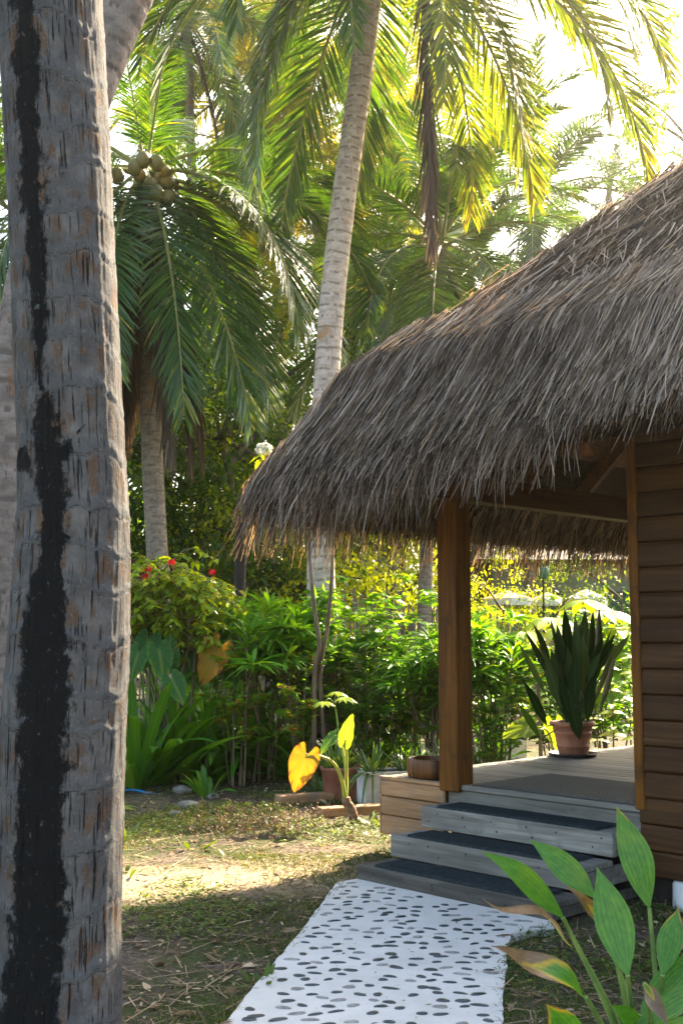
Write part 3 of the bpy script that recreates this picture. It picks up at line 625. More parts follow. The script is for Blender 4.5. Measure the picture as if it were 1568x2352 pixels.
# palm with the coconuts at the left
Yl = 16.0
lp = [A(373, 1560, Yl), A(369, 1400, Yl), A(360, 1250, Yl), A(350, 1050, Yl), A(344, 850, Yl), A(340, 600, Yl), A(334, 400, Yl)]; lp[0][2] = 0
C2 = [(('droop', 0), 338, 1.0), (('droop', 1), 318, 1.0), (('hang', 0), 305, 1.05), (('hang', 1), 292, 1.0), (('hang', 0), 252, 1.0), (('hang', 1), 232, .9), (('droop', 1), 232, .9), (('low', 0), 12, 1.0), (('mid', 0), 32, 1.), (('high', 0), 285, .62), (('up', 0), 275, .62), (('low', 1), 200, 1.), (('mid', 1), 180, 1.),
      (('high', 1), 100, 1.), (('mid', 0), 130, 1.), (('low', 0), 75, 1.), (('droop', 1), 45, 1.), (('droop', 1), 215, 1.), (('droop', 0), 355, 1.), (('hang', 0), 20, .9), (('hang', 1), 322, .95), (('hang', 0), 150, .9), (('hang', 1), 80, .9)]
palm('coconut palm heavy with green coconuts and drooping dark fronds, left of centre', lp, [.19, .16, .15, .15, .14, .14, .13], BGP, custom=C2, nuts=20, dead=28, seed=4, sides=18)
# palms farther back
back = [  # label, crown px, base px, depth, material, seed, scale, number of fronds
 ('coconut palm with a full green crown just above the thatch slope, thin bare trunk', (1012, 560), (967, 1330), 19, 'frond', 21, .88, 26),
 ('coconut palm with hazy crown behind the upper thatch slope', (1235, 450), (1213, 1330), 27, 'frond', 22, 1.0, 20),
 ('small coconut palm with upright fronds against white sky right of the others', (1400, 420), (1320, 1300), 37, 'frond', 23, .9, 12),
 ('tall coconut palm with golden backlit crown between the two front palms', (655, 120), (868, 1330), 31, 'frond_backlit', 24, 1.15, 24),
 ('coconut palm with low golden backlit crown left of the leaning palm trunk', (610, 420), (700, 1330), 32, 'frond_backlit', 25, 1.1, 22),
 ('coconut palm with bright crown right of the leaning palm trunk, above the hut', (905, 270), (925, 1330), 33, 'frond_backlit', 26, 1.15, 24),
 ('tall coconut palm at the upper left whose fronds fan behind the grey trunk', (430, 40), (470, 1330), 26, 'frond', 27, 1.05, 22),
 ('backlit golden coconut palm filling the gap left of the leaning trunk, low behind the hedge trees', (560, 760), (575, 1330), 27, 'frond_backlit', 31, .9, 22),
 ('backlit golden coconut palm high between the coconut palm and leaning trunk', (540, 210), (600, 1330), 34, 'frond_backlit', 32, 1.25, 24),
 ('backlit golden coconut palm close right of the leaning trunk above the thatch corner', (880, 520), (890, 1330), 30, 'frond_backlit', 33, .95, 22),
 ('dark coconut palm with low crown just above the thatch left of the skyline palms', (900, 700), (905, 1330), 26, 'frond', 34, .85, 20),
 ('dark coconut palm with drooping crown over the middle of thatch slope', (1080, 620), (1090, 1330), 28, 'frond', 35, .9, 20),
 ('distant coconut palm far left beyond the foreground trunks', (60, 520), (40, 1330), 20, 'frond', 28, .95, 20),
 ('distant coconut palm with dense crown behind the coconut laden palm', (520, 640), (520, 1330), 33, 'frond', 29, 1.05, 22),
 ('distant coconut palm with dense crown behind the pale leaning trunk', (800, 560), (820, 1330), 36, 'frond', 30, 1.1, 22)]
for lab, cpx, bpx, Y, mt, sd, sc, nf in back:
    a = A(bpx[0], bpx[1], Y); a[2] = 0; b = A(cpx[0], cpx[1], Y); m1 = a*.65+b*.35+np.array([(b[0]-a[0])*-.12, 0, 0]); m2 = a*.3+b*.7+np.array([(b[0]-a[0])*-.06, 0, 0])
    palm(lab, [a, m1, m2, b], [.14, .115, .105, .10], BGP, nf=nf, mat=mt, sc=sc, seed=sd, dead=2, nuts=0)

# ---- foreground trunks
k = NT('foreground_palm_bark'); ob = k.obj(); uv = k.uv(); sx = k.n('SeparateXYZ', {0: uv})
uvw = k.n('CombineXYZ', {0: sx.outputs[0], 1: sx.outputs[1]}).outputs[0]
n1 = k.noise(k.mapv(uvw, (9, 7, 1)), 1, 6, .65); n2 = k.noise(k.mapv(uvw, (95, 70, 1)), 1, 5, .75)
col = k.ramp(n1, [(.28, (.035, .036, .038)), (.5, (.085, .084, .083)), (.74, (.17, .166, .16))])
col = k.mix(k.mr(n2, .3, .75, 0, .5), col, (.07, .07, .072))
ring = k.attr('ring')                                        # 0 at a leaf scar, rising to 1 at the next
org = k.noise(k.mapv(uvw, (22, 7, 1)), 1, 4, .6); om = k.math('MULTIPLY', k.mr(org, .52, .6), k.math('MULTIPLY', k.mr(ring, .22, .34), k.mr(ring, .98, .9)))
col = k.mix(k.math('MULTIPLY', om, .72), col, k.mix(n2, (.055, .032, .018), (.125, .07, .034)))
sc_ = k.math('MULTIPLY', k.mr(ring, .16, .30, 1, 0), k.mr(n1, .2, .6, .4, 1)); col = k.mix(k.math('MULTIPLY', sc_, .75), col, k.mix(n2, (.035, .04, .044), (.11, .115, .12)))
crk = k.noise(k.mapv(uvw, (110, 6, 1)), 1, 3, .6); crk2 = k.noise(k.mapv(uvw, (60, 3.5, 1)), 1, 4, .6, .4); cm = k.math('MULTIPLY', k.math('MAXIMUM', k.mr(crk, .60, .66), k.mr(crk2, .61, .65)), k.mr(ring, .06, .2)); col = k.mix(k.math('MULTIPLY', cm, .9), col, (.006, .006, .006))
rl = k.math('MULTIPLY', k.math('MAXIMUM', k.mr(ring, .05, .0), k.mr(ring, .955, .99)), k.mr(k.noise(k.mapv(uvw, (16, 10, 1)), 1, 3), .36, .5)); col = k.mix(k.math('MULTIPLY', rl, .85), col, (.008, .008, .009))
lt2 = k.math('MULTIPLY', k.mr(n2, .56, .7), .45); col = k.mix(lt2, col, (.27, .265, .255))
stn = k.math('ADD', k.attr('stain'), k.math('MULTIPLY', k.math('SUBTRACT', k.noise(k.mapv(uvw, (24, 15, 1)), 1, 8, .8), .5), 2.0))
stm = k.mr(stn, -.14, .16); spk = k.mr(k.noise(k.mapv(uvw, (48, 30, 1)), 1, 5, .75), .60, .68, 0, .75); col = k.mix(k.math('MULTIPLY', stm, k.math('SUBTRACT', .97, spk)), col, (.0035, .004, .0042))
lic = k.mr(k.noise(k.mapv(uvw, (13, 12, 1)), 1, 4, .6), .69, .73, 0, .6); col = k.mix(lic, col, k.mix(n2, (.06, .09, .08), (.13, .18, .16)))
hh = k.math('ADD', k.math('MULTIPLY', n1, .6), k.math('SUBTRACT', k.math('MULTIPLY', n2, .35), k.math('MULTIPLY', cm, .9)))
M['fbark'] = k.done(k.pbr(col, .92, k.bump(hh, 1.0, .02), .15))
def big_trunk(name_label, pts, rads, nv, nu, stain_fn, ringstep, seed, mat, amp=.0055, group=None):
    base = np.array(pts[0], float); base[2] = 0
    t = thing('coconut_palm', name_label, 'palm tree', base, group=group)
    P = curve(np.array(pts)-base, nv); r = np.interp(np.linspace(0, 1, nv), np.linspace(0, 1, len(rads)), rads); T, X, Yv = frames(P)
    ln = np.concatenate([[0], np.cumsum(np.linalg.norm(np.diff(P, axis=0), axis=1))]); a = np.linspace(0, 2*np.pi, nu, endpoint=False)
    g = np.random.default_rng(seed); hs = [0.]
    while hs[-1] < ln[-1]+1: hs.append(hs[-1]+ringstep*g.uniform(.75, 1.25))
    hs = np.array(hs); Lg, Ag = np.meshgrid(ln, a, indexing='ij')
    q = np.stack([np.cos(Ag)*1.1+Lg*.4, np.sin(Ag)*1.1, Lg*1.3], -1); hw = Lg+(fbm(q, 3)-.5)*.17+.02*np.sin(Ag+Lg*2.1)+.035*(fbm(q*4, 3)-.5)
    i = np.clip(np.searchsorted(hs, hw.ravel(), side='right')-1, 0, len(hs)-2).reshape(hw.shape); ph = (hw-hs[i])/(hs[i+1]-hs[i])
    rgh = fbm(np.stack([np.cos(Ag)*9, np.sin(Ag)*9, Lg*22], -1), 3); disp = amp*(.5*np.clip((ph-.1)/.9, 0, 1)**1.5*(.2+1.4*fbm(q*3+9, 2))+.55*np.exp(-((ph-.12)/.09)**2)*(.3+1.4*rgh)-np.exp(-((ph-.99)/.03)**2)*.8*rgh)+.004*(rgh-.5)+amp*.9*(fbm(q*2.2, 3)-.5)+.006*(fbm(np.stack([np.cos(Ag)*14, np.sin(Ag)*14, Lg*2.5], -1), 3)-.5)
    rr = r[:, None]*(1+.05*(fbm(q*.7+5, 2)-.5))+disp
    V = P[:, None]+(X[:, None]*np.cos(a)[None, :, None]+Yv[:, None]*np.sin(a)[None, :, None])*rr[..., None]
    mb = MB(); I = np.arange(nv-1)[:, None]*nu; J = np.arange(nu)[None]; K = ((np.arange(nu)+1) % nu)[None]
    uvv = np.zeros((nv, nu, 2)); uvv[..., 0] = (((Ag+np.pi) % (2*np.pi))-np.pi)*r.mean(); uvv[..., 1] = Lg
    mb.add(V, np.stack([I+J, I+K, I+nu+K, I+nu+J], -1), uv=uvv); me = mb.mesh('trunk_mesh')
    for nm_, arr in (('ring', ph), ('stain', stain_fn(V+base, P+base, r))):
        at = me.attributes.new(nm_, 'FLOAT', 'POINT'); at.data.foreach_set('value', np.asarray(arr, np.float32).ravel())
    obj('trunk', me, M[mat], t); return t
Yf = 3.6
fp = [(112, 2620), (126, 2352), (138, 2100), (147, 1700), (160, 1450), (168, 1200), (163, 1000), (146, 600), (128, 250), (110, -100), (95, -700)]
fpts = [A(x, y, Yf) for x, y in fp]; fpts[0][2] = -.05
frad = [.225, .202, .185, .192, .188, .176, .168, .166, .168, .175, .17]
yt = [-700, 0, 300, 550, 750, 900, 1050, 1200, 1300, 1450, 1600, 1800, 2000, 2200, 2352, 2700]
xl = [60, 62, 72, 85, 105, 105, 100, 120, 112, 80, 75, 66, 58, 45, 15, 0]; xr = [106, 108, 110, 130, 140, 140, 188, 182, 188, 198, 192, 190, 185, 178, 168, 160]
SEG = [((45, 1195), (118, 1285)), ((62, 1388), (120, 1318)), ((185, 1040), (230, 985))]
def to_px(V):
    X, Y, Z = V[..., 0], V[..., 1], V[..., 2]-EYE; D = Y*_c+Z*_s; U = -Y*_s+Z*_c
    return 784+FPX*X/D, 1176-FPX*U/D
def stain_f(V, P, r):
    # the black tar-like streak: measured on the trunk as angle round it against height (here through the side that faces the path)
    Z = V[..., 2]; zc = P[:, 2][:, None]; x0, y0 = to_px(P); side = (V[..., 0]-P[:, 0][:, None])/np.maximum(r[:, None], 1e-3); front = (V[..., 1] < P[:, 1][:, None]+.02)
    px = x0[:, None]+side*r[:, None]*FPX/Yf; py = np.broadcast_to(y0[:, None], px.shape)
    l = np.interp(py, yt, xl); h = np.interp(py, yt, xr); c = (l+h)/2; w = (h-l)/2
    s = 1-np.abs(px-c)/w; s = np.clip(s*w/48., -2, 1.2)
    for (ax_, ay_), (bx_, by_) in SEG:
        d = np.array([bx_-ax_, by_-ay_], float); tt = np.clip(((px-ax_)*d[0]+(py-ay_)*d[1])/(d@d), 0, 1); dist = np.hypot(px-ax_-tt*d[0], py-ay_-tt*d[1]); s = np.maximum(s, .12-dist/10.)
    for kx, ky, kr in ((70, 1062, 30), (155, 1065, 34)):
        s = np.maximum(s, 1-np.hypot(px-kx, (py-ky))/kr)
    return np.where(front, s-.08+.22*np.clip((1000-py)/500, 0, 1)+.9*(fbm(np.stack([px/38., py/46., 0*px+3], -1), 4)-.5)+.5*(fbm(np.stack([px/9., py/14., 0*px+8], -1), 3)-.5), -2)
big_trunk('large grey foreground palm trunk with black streak and orange flaking bark', fpts, frad, 760, 200, stain_f, .148, 9, 'fbark')
Y2 = 6.0
sp = [(-60, 2090), (-30, 1900), (-14, 1600), (2, 1200), (22, 950), (75, 650), (160, 330), (290, 0), (420, -260), (560, -520)]
spts = [A(x, y, Y2+.08*i) for i, (x, y) in enumerate(sp)]; spts[0][2] = -.05
big_trunk('curved brown palm trunk leaning behind the large grey trunk', spts, [.2, .17, .155, .15, .148, .146, .145, .143, .14, .135], 420, 96, lambda V, P, r: np.full(V.shape[:2], -2.), .17, 12, 'pbark2', .008)

# ================================================================== BROADLEAF TREES AND BACKGROUND
def tree_meshes(seed, h, rx, rz, nclump, nleaf, leaf, branches=9, low=.3, bth=.012):
    g = np.random.default_rng(seed); tb = MB(); cr = MB()
    pts = [[0, 0, 0], [.1*g.normal(), .1*g.normal(), h*.25], [.2*g.normal(), .2*g.normal(), h*.5], [.3*g.normal(), .3*g.normal(), h*.85]]
    P = curve(pts, 16); tube(tb, P, np.interp(np.linspace(0, 1, 16), [0, .2, 1], [h*.032, h*.022, h*.006]), 9); C = []
    for b in range(branches):
        i = int(g.integers(4, 15)); a = g.uniform(0, 6.28); l = rx*g.uniform(.5, 1.0); e = P[i]+np.array([math.cos(a)*l, math.sin(a)*l, l*g.uniform(.0, .8)])
        Q = curve([P[i], (P[i]+e)/2+np.array([0, 0, .12*l]), e], 8); tube(tb, Q, np.linspace(h*bth, h*bth*.25, 8), 6); C += [Q[4], Q[6], Q[7]]
    while len(C) < nclump:
        d = nrm(g.normal(0, 1, 3)); rr = g.uniform(.35, 1.0)**.5; c = np.array([d[0]*rx*rr, d[1]*rx*rr, h*(low+1)/2+d[2]*rz*rr]); c *= 1+.18*g.normal()
        if c[2] > .15: C.append(c)
    C = np.array(C[:nclump]); n = nclump*nleaf; sz = g.uniform(.25, .55, nclump)*rx*.42
    off = g.normal(0, 1, (nclump, nleaf, 3))*np.array([.6, .6, .42])*sz[:, None, None]; P_ = (C[:, None]+off).reshape(-1, 3)
    D = nrm(off.reshape(-1, 3)*.6/np.repeat(sz, nleaf)[:, None]+g.normal(0, .6, (n, 3))+np.array([0, 0, -.15])); tn = np.clip(np.repeat(g.normal(.45, .16, nclump), nleaf)+g.normal(0, .14, n), 0, 1)
    ribbons(cr, P_, D, np.array([0, 0, 1.])+g.normal(0, .5, (n, 3)), leaf*g.uniform(.6, 1.3, n), leaf*.5*g.uniform(.7, 1.2, n), 2, 'ovate', droop=.2, tone=tn)
    return tb.mesh('trunk_mesh'), cr.mesh('crown_mesh')
TM = [tree_meshes(101, 8.5, 3.0, 2.8, 130, 75, .17), tree_meshes(102, 6.5, 2.6, 2.6, 120, 75, .15, low=.15), tree_meshes(103, 4.2, 2.2, 1.9, 110, 75, .12, low=.0)]
for a_, b_ in TM: a_.materials.append(M['bark']); b_.materials.append(M['tree_leaf'])
M['sunlit_tree'] = leaf_mat('sunlit_tree_leaf', [(0, (.11, .19, .008)), (.6, (.26, .35, .012)), (1, (.42, .44, .02))], trans=.62, vein=0, tmul=(1.9, 1.5, .25))  # brighter copy of the tree leaf, sunlight painted into its colour
M['shaded_tree'] = leaf_mat('shaded_tree_leaf', [(0, (.012, .035, .006)), (.6, (.035, .085, .01)), (1, (.10, .16, .015))], trans=.5, vein=0, tmul=(2.0, 1.6, .25))  # darker copy of the tree leaf, canopy shade painted into its colour
def btree(label, px, Y, v, sc, rz, mt=None, group='leafy trees behind the garden'):
    p = A(px, 1458, Y); t = thing('broadleaf_tree', label, 'tree', (p[0], Y, 0), rz, group); t.scale = (sc,)*3
    obj('trunk', TM[v][0], None, t); c = obj('crown', TM[v][1], None, t)
    if mt: c.material_slots[0].link = 'OBJECT'; c.material_slots[0].material = M[mt]
    return t
for a in [('shaded leafy tree filling the gap between the coconut palm and pale leaning trunk', 520, 20.5, 1, 1.0, .3, 'shaded_tree'),
          ('bushy sunlit green tree left of the leaning trunk behind the thatch corner', 640, 21.5, 1, .92, 1.9, 'sunlit_tree'),
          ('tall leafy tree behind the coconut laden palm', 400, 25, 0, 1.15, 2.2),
          ('shaded leafy tree behind the trunk of the coconut laden palm', 250, 21, 1, 1.05, .9, 'shaded_tree'),
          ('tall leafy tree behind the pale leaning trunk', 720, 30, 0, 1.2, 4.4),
          ('tall leafy tree beyond the bamboo fence above the bowl', 920, 31, 0, 1.05, 3.0, 'sunlit_tree'),
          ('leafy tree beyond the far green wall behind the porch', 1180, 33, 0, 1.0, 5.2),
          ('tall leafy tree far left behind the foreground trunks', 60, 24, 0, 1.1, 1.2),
          ('sunlit lime green bush before the far wall, right of the porch post', 1130, 21.5, 2, .6, 1.6, 'sunlit_tree'), ('sunlit lime green bush before the far wall, above the potted plant', 1290, 22.0, 2, .52, 4.6, 'sunlit_tree'), ('leafy bush before the far wall beside the hut corner trim', 1420, 21.5, 2, .68, 2.1),
          ('low bushy tree behind the hibiscus shrub and bamboo fence', 470, 23.5, 2, 1.1, .2, 'shaded_tree'),
          ('low bushy tree beyond the bamboo fence left of the porch post', 900, 25, 2, 1.0, 2.6, 'sunlit_tree'),
          ('low bushy tree in front of the far green wall', 1110, 24, 2, .62, 3.6, 'sunlit_tree'),
          ('low bushy tree under the thatch corner behind the dracaena', 650, 24, 2, 1.05, 1.1, 'sunlit_tree')]: btree(*a)
# tall thin tree at the right whose branches reach into the upper corner
tm_ = tree_meshes(104, 17.5, 2.1, 2.3, 60, 60, .16, branches=12, low=.7, bth=.003); tm_[0].materials.append(M['bark']); tm_[1].materials.append(M['tree_leaf'])
p_ = A(1630, 1458, 30); t = thing('broadleaf_tree', 'tall broadleaf tree at the far right with small leaves against the white sky', 'tree', (p_[0], 30, 0), 2.0); t.scale = (1.2,)*3
obj('trunk', tm_[0], None, t); obj('crown', tm_[1], None, t)
# far mass of green that closes the view
g_ = np.random.default_rng(8); n = 26000; fm_ = MB(); X_ = g_.uniform(-26, 34, n); Y_ = 38+g_.uniform(0, 5, n)-.012*np.abs(X_)**1.6
hmax = 3.5+3.5*vnoise(np.c_[X_*.35, X_*0, X_*0+2.]); hmax = np.where(X_ > 6, hmax*.8, hmax*1.3); Z_ = hmax*g_.uniform(0, 1, n)**.8
ribbons(fm_, np.c_[X_, Y_, Z_], g_.normal(0, 1, (n, 3)), g_.normal(0, 1, (n, 3)), g_.uniform(.25, .6, n), g_.uniform(.2, .35, n), 2, 'ovate', tone=np.clip(.35+.3*vnoise(np.c_[X_, Z_, X_*0])+g_.normal(0, .12, n), 0, 1))
tag(obj('distant_foliage', fm_, M['tree_leaf'], kind='stuff'), 'far mass of green foliage closing the view behind the trees', 'foliage')

# fences
def fence(label, x0, x1, Y, h0, h1, seed, mat, wd=.055, gap=.35):
    g = np.random.default_rng(seed); L = x1-x0; t = thing('bamboo_fence', label, 'fence', (x0, Y, 0)); mb = MB(); x = 0
    while x < L:
        hh = g.uniform(h0, h1); r = wd/2*g.uniform(.6, 1.15); P = np.array([[x, g.normal(0, .015), 0], [x+g.normal(0, .01), g.normal(0, .015), hh*.5], [x+g.normal(0, .025), g.normal(0, .02), hh]]); tube(mb, P, r, 6, tone=g.uniform(0, 1)); x += wd*(1+gap*g.uniform(0, 1.2))
    obj('poles', mb, M[mat], t); rb = MB()
    for z in (.5, h0*.8): tube(rb, np.array([[0, .05, z], [L/2, .05, z+.02], [L, .05, z]]), .025, 6)
    obj('rail', rb, M['dark_bark'], t); return t
M['bamboo'] = plain('bamboo_pole', (.10, .08, .055), (.27, .22, .16), .7, 7, (1, 1, .2))
xa = lambda px, Y: A(px, 1458, Y)[0]
fence('weathered bamboo pole fence of uneven heights left of the porch post', xa(730, 19), xa(1075, 19), 19, 1.75, 2.35, 3, 'bamboo')
fence('grey bamboo fence in shade behind the hibiscus shrub', xa(-900, 18.3), xa(640, 18.3), 18.3, 1.9, 2.05, 4, 'bamboo', gap=.1)
fence('sparse thin stick fence in front of far green wall behind the potted plant', xa(1090, 19.6), xa(1500, 19.6), 19.6, 1.5, 1.95, 5, 'bamboo', .045, 3.2)
# far buildings
M['gwall'] = plain('green_render', (.115, .135, .085), (.145, .165, .105), .85, 2, bump=.05)
M['bluewall'] = plain('blue_grey_render', (.22, .25, .28), (.3, .33, .36), .85, 2, bump=.05)
M['tarp_w'] = plain('white_canvas', (.75, .72, .68), (.85, .82, .78), .8, 4); M['tarp_o'] = plain('orange_canvas', (.75, .22, .05), (.85, .3, .08), .8, 4); M['dgreen'] = plain('dark_green_fabric', (.012, .045, .025), (.025, .07, .04), .8, 4)
M['roofd'] = plain('dull_roof', (.12, .11, .1), (.2, .18, .16), .8, 3)
def building(label, x0, x1, Y, dep, h, mat):
    t = thing('garden_building', label, 'building', ((x0+x1)/2, Y, 0)); w = (x1-x0)/2; mb = MB(); box(mb, -w, w, 0, dep, 0, h, .02); obj('wall', mb, M[mat], t)
    rb = MB(); V = [[-w-.4, -.5, h+.003], [w+.4, -.5, h+.003], [w+.4, dep+.5, h+.003], [-w-.4, dep+.5, h+.003], [-w+.6, dep/2, h+1.2], [w-.6, dep/2, h+1.2]]
    rb.add(V, [[0, 1, 5, 4], [2, 3, 4, 5], [3, 2, 1, 0]], [[1, 2, 5], [3, 0, 4]], smooth=False); obj('roof', rb, M['roofd'], t)
    for fx in (-.45, .4):
        wb = MB(); box(wb, fx*w-.45, fx*w+.45, -.06, -.003, h*.38, h*.78, .01); f = obj('window', wb, M['dgreen'], t)
    return t
building('plain olive green building beyond the stick fence behind the porch', xa(1130, 27), xa(1560, 27), 27, 5, 3.3, 'gwall')
building('pale blue grey building glimpsed through the trees beyond the bamboo fence', xa(690, 29), xa(900, 29), 29, 5, 3.0, 'bluewall')
def parasol(label, px, py, Y, r, mats, hgt=.5):
    c = A(px, py, Y); t = thing('parasol', label, 'parasol', (c[0], Y, 0), group='parasols beyond the stick fence'); a = np.linspace(0, 2*np.pi, 9)[:-1]
    mb = MB(); V = [[r*math.cos(q), r*math.sin(q), c[2]-hgt] for q in a]+[[r*.97*math.cos(q), r*.97*math.sin(q), c[2]-hgt-.14] for q in a]+[[0, 0, c[2]]]
    mb.add(V, [[j, 8+j, 8+(j+1) % 8, (j+1) % 8] for j in range(8)], tone=.5, mi=1, smooth=False); mb.add(V, None, [[j, (j+1) % 8, 16] for j in range(8)], smooth=False, mi=0)
    obj('canopy', mb, [M[mats[0]], M[mats[1]]], t); pb = MB(); tube(pb, np.array([[0, 0, 0], [0, 0, 1.], [0, 0, c[2]-.03]]), .03, 8); obj('pole', pb, M['white'], t)
parasol('orange topped parasol with white valance beyond the stick fence', 1165, 1356, 22.5, .5, ('tarp_o', 'tarp_w'), .16)
parasol('white parasol beyond the stick fence, just left of the potted plant tips', 1255, 1360, 22.8, .3, ('tarp_w', 'tarp_w'), .13)
parasol('large plain white parasol beyond the stick fence, behind the potted plant', 1345, 1352, 22.5, .42, ('tarp_w', 'tarp_w'), .2)
gl = A(1246, 1316, 18.9); t = thing('garden_lamp', 'small green drum shaped lamp on a thin pole behind the potted plant', 'garden lamp', (gl[0], 18.9, 0))
mb = MB(); lathe(mb, [(0, -.1), (.07, -.1), (.1, -.02), (.1, .1), (0, .1)], 16, c=(0, 0, gl[2])); obj('head', mb, plain('green_lamp', (.01, .12, .06), (.02, .16, .08), .5), t)
mb = MB(); tube(mb, np.array([[0, 0, 0], [0, 0, 1.], [0, 0, gl[2]-.1]]), .018, 6); obj('pole', mb, M['dark_bark'], t)
dp = A(551, 1330, 14.6); dt = A(553, 1195, 14.6); t = thing('wooden_post', 'charred black timber post standing under the thatch corner behind the dracaena', 'post', (dp[0], 14.6, 0))
mb = MB(); tube(mb, np.array([[0, 0, -.05], [.01, 0, 1.2], [.0, 0, 2.2], [.015, 0, dt[2]]]), [.085, .08, .075, .07], 12); obj('shaft', mb, M['dark_bark'], t)
mb = MB(); tube(mb, np.array([[.015, 0, dt[2]+.001], [.015, 0, dt[2]+.03]]), .09, 12); obj('cap', mb, M['dark_bark'], t)

# ================================================================== GARDEN PLANTS
def heart(size, ratio=.82, cup=.10, wavy=.03, seed=0, notch=.34):
    # heart shaped leaf: stalk joins at the origin, tip towards +Y, face towards +Z
    g = np.random.default_rng(seed)
    half = np.array([[0, 0], [.05, -.12], [.16, -notch], [.30, -.33], [.42, -.18], [.49, .05], [.46, .30], [.36, .55], [.22, .78], [.08, .94], [0, 1.0]])
    n = 26; c = curve(np.c_[half*[ratio*1.05, 1], np.zeros(len(half))], n)[:, :2]; c[:, 0] = np.maximum(c[:, 0], 0)
    out = np.vstack([c, (c*[-1, 1])[-2:0:-1]]); m = len(out); rings = [.22, .48, .74, 1.0]; V = [[0, 0, 0]]; uv = [[0, .3]]; ph = g.uniform(0, 6)
    cen = np.array([0, .25]); tn = [.45]
    for s_ in rings:
        for j, o in enumerate(out):
            p = o*s_; z = cup*(np.hypot(*(p-[0, .2]))**1.6)*(-1)+cup*1.3*abs(p[0])-.10*max(p[1], 0)**2+wavy*math.sin(j*1.5+ph)*s_**3
            V.append([p[0], p[1], z]); uv.append([p[0]*2, p[1]]); tn.append(.30+.30*(s_ > .9)+.5*(s_ > .9)*(g.random() < .3)+.18*(j % 3 == 0))
    V = np.array(V)*size; F4 = []; F3 = []
    for j in range(m): F3.append([0, 1+j, 1+(j+1) % m])
    for q in range(3):
        for j in range(m): F4.append([1+q*m+j, 1+(q+1)*m+j, 1+(q+1)*m+(j+1) % m, 1+q*m+(j+1) % m])
    mb = MB(); mb.add(V, F4, F3, tone=tn, uv=uv); return mb.mesh('leaf_mesh')
def orient(tip, nor):
    y = nrm(np.array(tip, float)); z = np.array(nor, float); z = nrm(z-y*(z@y)); x = np.cross(y, z)
    return Matrix(((x[0], y[0], z[0]), (x[1], y[1], z[1]), (x[2], y[2], z[2]))).to_euler()
def stalk(t, pts, r0, r1, mat, n=16, name='stalk'):
    P = curve(pts, n); mb = MB(); tube(mb, P, np.linspace(r0, r1, n), 8); return obj(name, mb, mat, t)
def heart_plant(label, base, leaves, mat, stem, group=None, cat='elephant ear plant'):
    # leaves: (joint, tip direction, normal, size, material or None, bend)
    base = np.array(base, float); t = thing('elephant_ear_plant', label, cat, base, group=group)
    for i, (j, tip, nor, sz, mm, mid) in enumerate(leaves):
        j = np.array(j, float)-base; o = obj('leaf', heart(sz, seed=i+int(abs(base[0])*10)), M[mm or mat], t, j, orient(tip, nor))
        m = np.array(mid, float)-base if mid is not None else j*.5+np.array([0, 0, .12*np.linalg.norm(j)]); stalk(t, [[0, 0, 0], m, j], .014, .007, M[stem])
    return t
# ---- shrubs
def shrub_mesh(seed, stems, h, spread, leaf, lw, per, prof, branch=5, start=.45, fold=.15, droop=.3, tone=(.45, .2), whorl=False, arch=.0, ang=.9, thick=.012, updir=.35):
    g = np.random.default_rng(seed); sb = MB(); lb = MB(); tips = []
    def leaves(Q, t0):
        n = per; u = g.uniform(t0, 1, n) if not whorl else np.clip(1-g.exponential(whorl, n), t0, 1); f = u*(len(Q)-1); i = np.minimum(f.astype(int), len(Q)-2); w = (f-i)[:, None]; P = Q[i]*(1-w)+Q[i+1]*w; T = nrm(Q[i+1]-Q[i])
        a = np.arange(n)*2.39996+g.uniform(0, 6); rd = np.stack([np.cos(a), np.sin(a), 0*a], -1); D = nrm(rd*ang+T*updir+g.normal(0, .16, (n, 3)))
        ribbons(lb, P, D, np.array([0, 0, 1.])+g.normal(0, .3, (n, 3)), leaf*g.uniform(.65, 1.2, n), lw*g.uniform(.8, 1.15, n), 4, prof, droop*g.uniform(.5, 1.5, n), fold, np.clip(g.normal(*tone, n), 0, 1))
    for s_ in range(stems):
        a = g.uniform(0, 6.28); rr = spread*g.uniform(.1, 1)**.6; b = np.array([math.cos(a), math.sin(a), 0])*rr*.3; hh = h*g.uniform(.7, 1.05)
        top = np.array([math.cos(a)*rr, math.sin(a)*rr, hh]); P = curve([b, b*.8+top*.35*np.array([.6, .6, 1])+g.normal(0, .03, 3), top*.7+b*.1+g.normal(0, .05, 3)*np.array([1, 1, .3]), top], 14); P[0, 2] = -.02
        tube(sb, P, np.linspace(thick, thick*.35, 14)*g.uniform(.7, 1.2), 6); leaves(P, start)
        for q in range(branch):
            i = int(g.integers(int(14*start*.8), 13)); a2 = g.uniform(0, 6.28); l = h*g.uniform(.14, .34); e = P[i]+np.array([math.cos(a2)*l*.8, math.sin(a2)*l*.8, l*(.55-arch)])
            Q = curve([P[i], (P[i]+e)/2+np.array([0, 0, l*(.12+arch*.4)]), e], 8); tube(sb, Q, np.linspace(thick*.4, thick*.15, 8), 5); leaves(Q, .25)
    return sb.mesh('stem_mesh'), lb.mesh('foliage_mesh')
def mk(me, m): me[0].materials.append(M[m[0]]); me[1].materials.append(M[m[1]]); return me
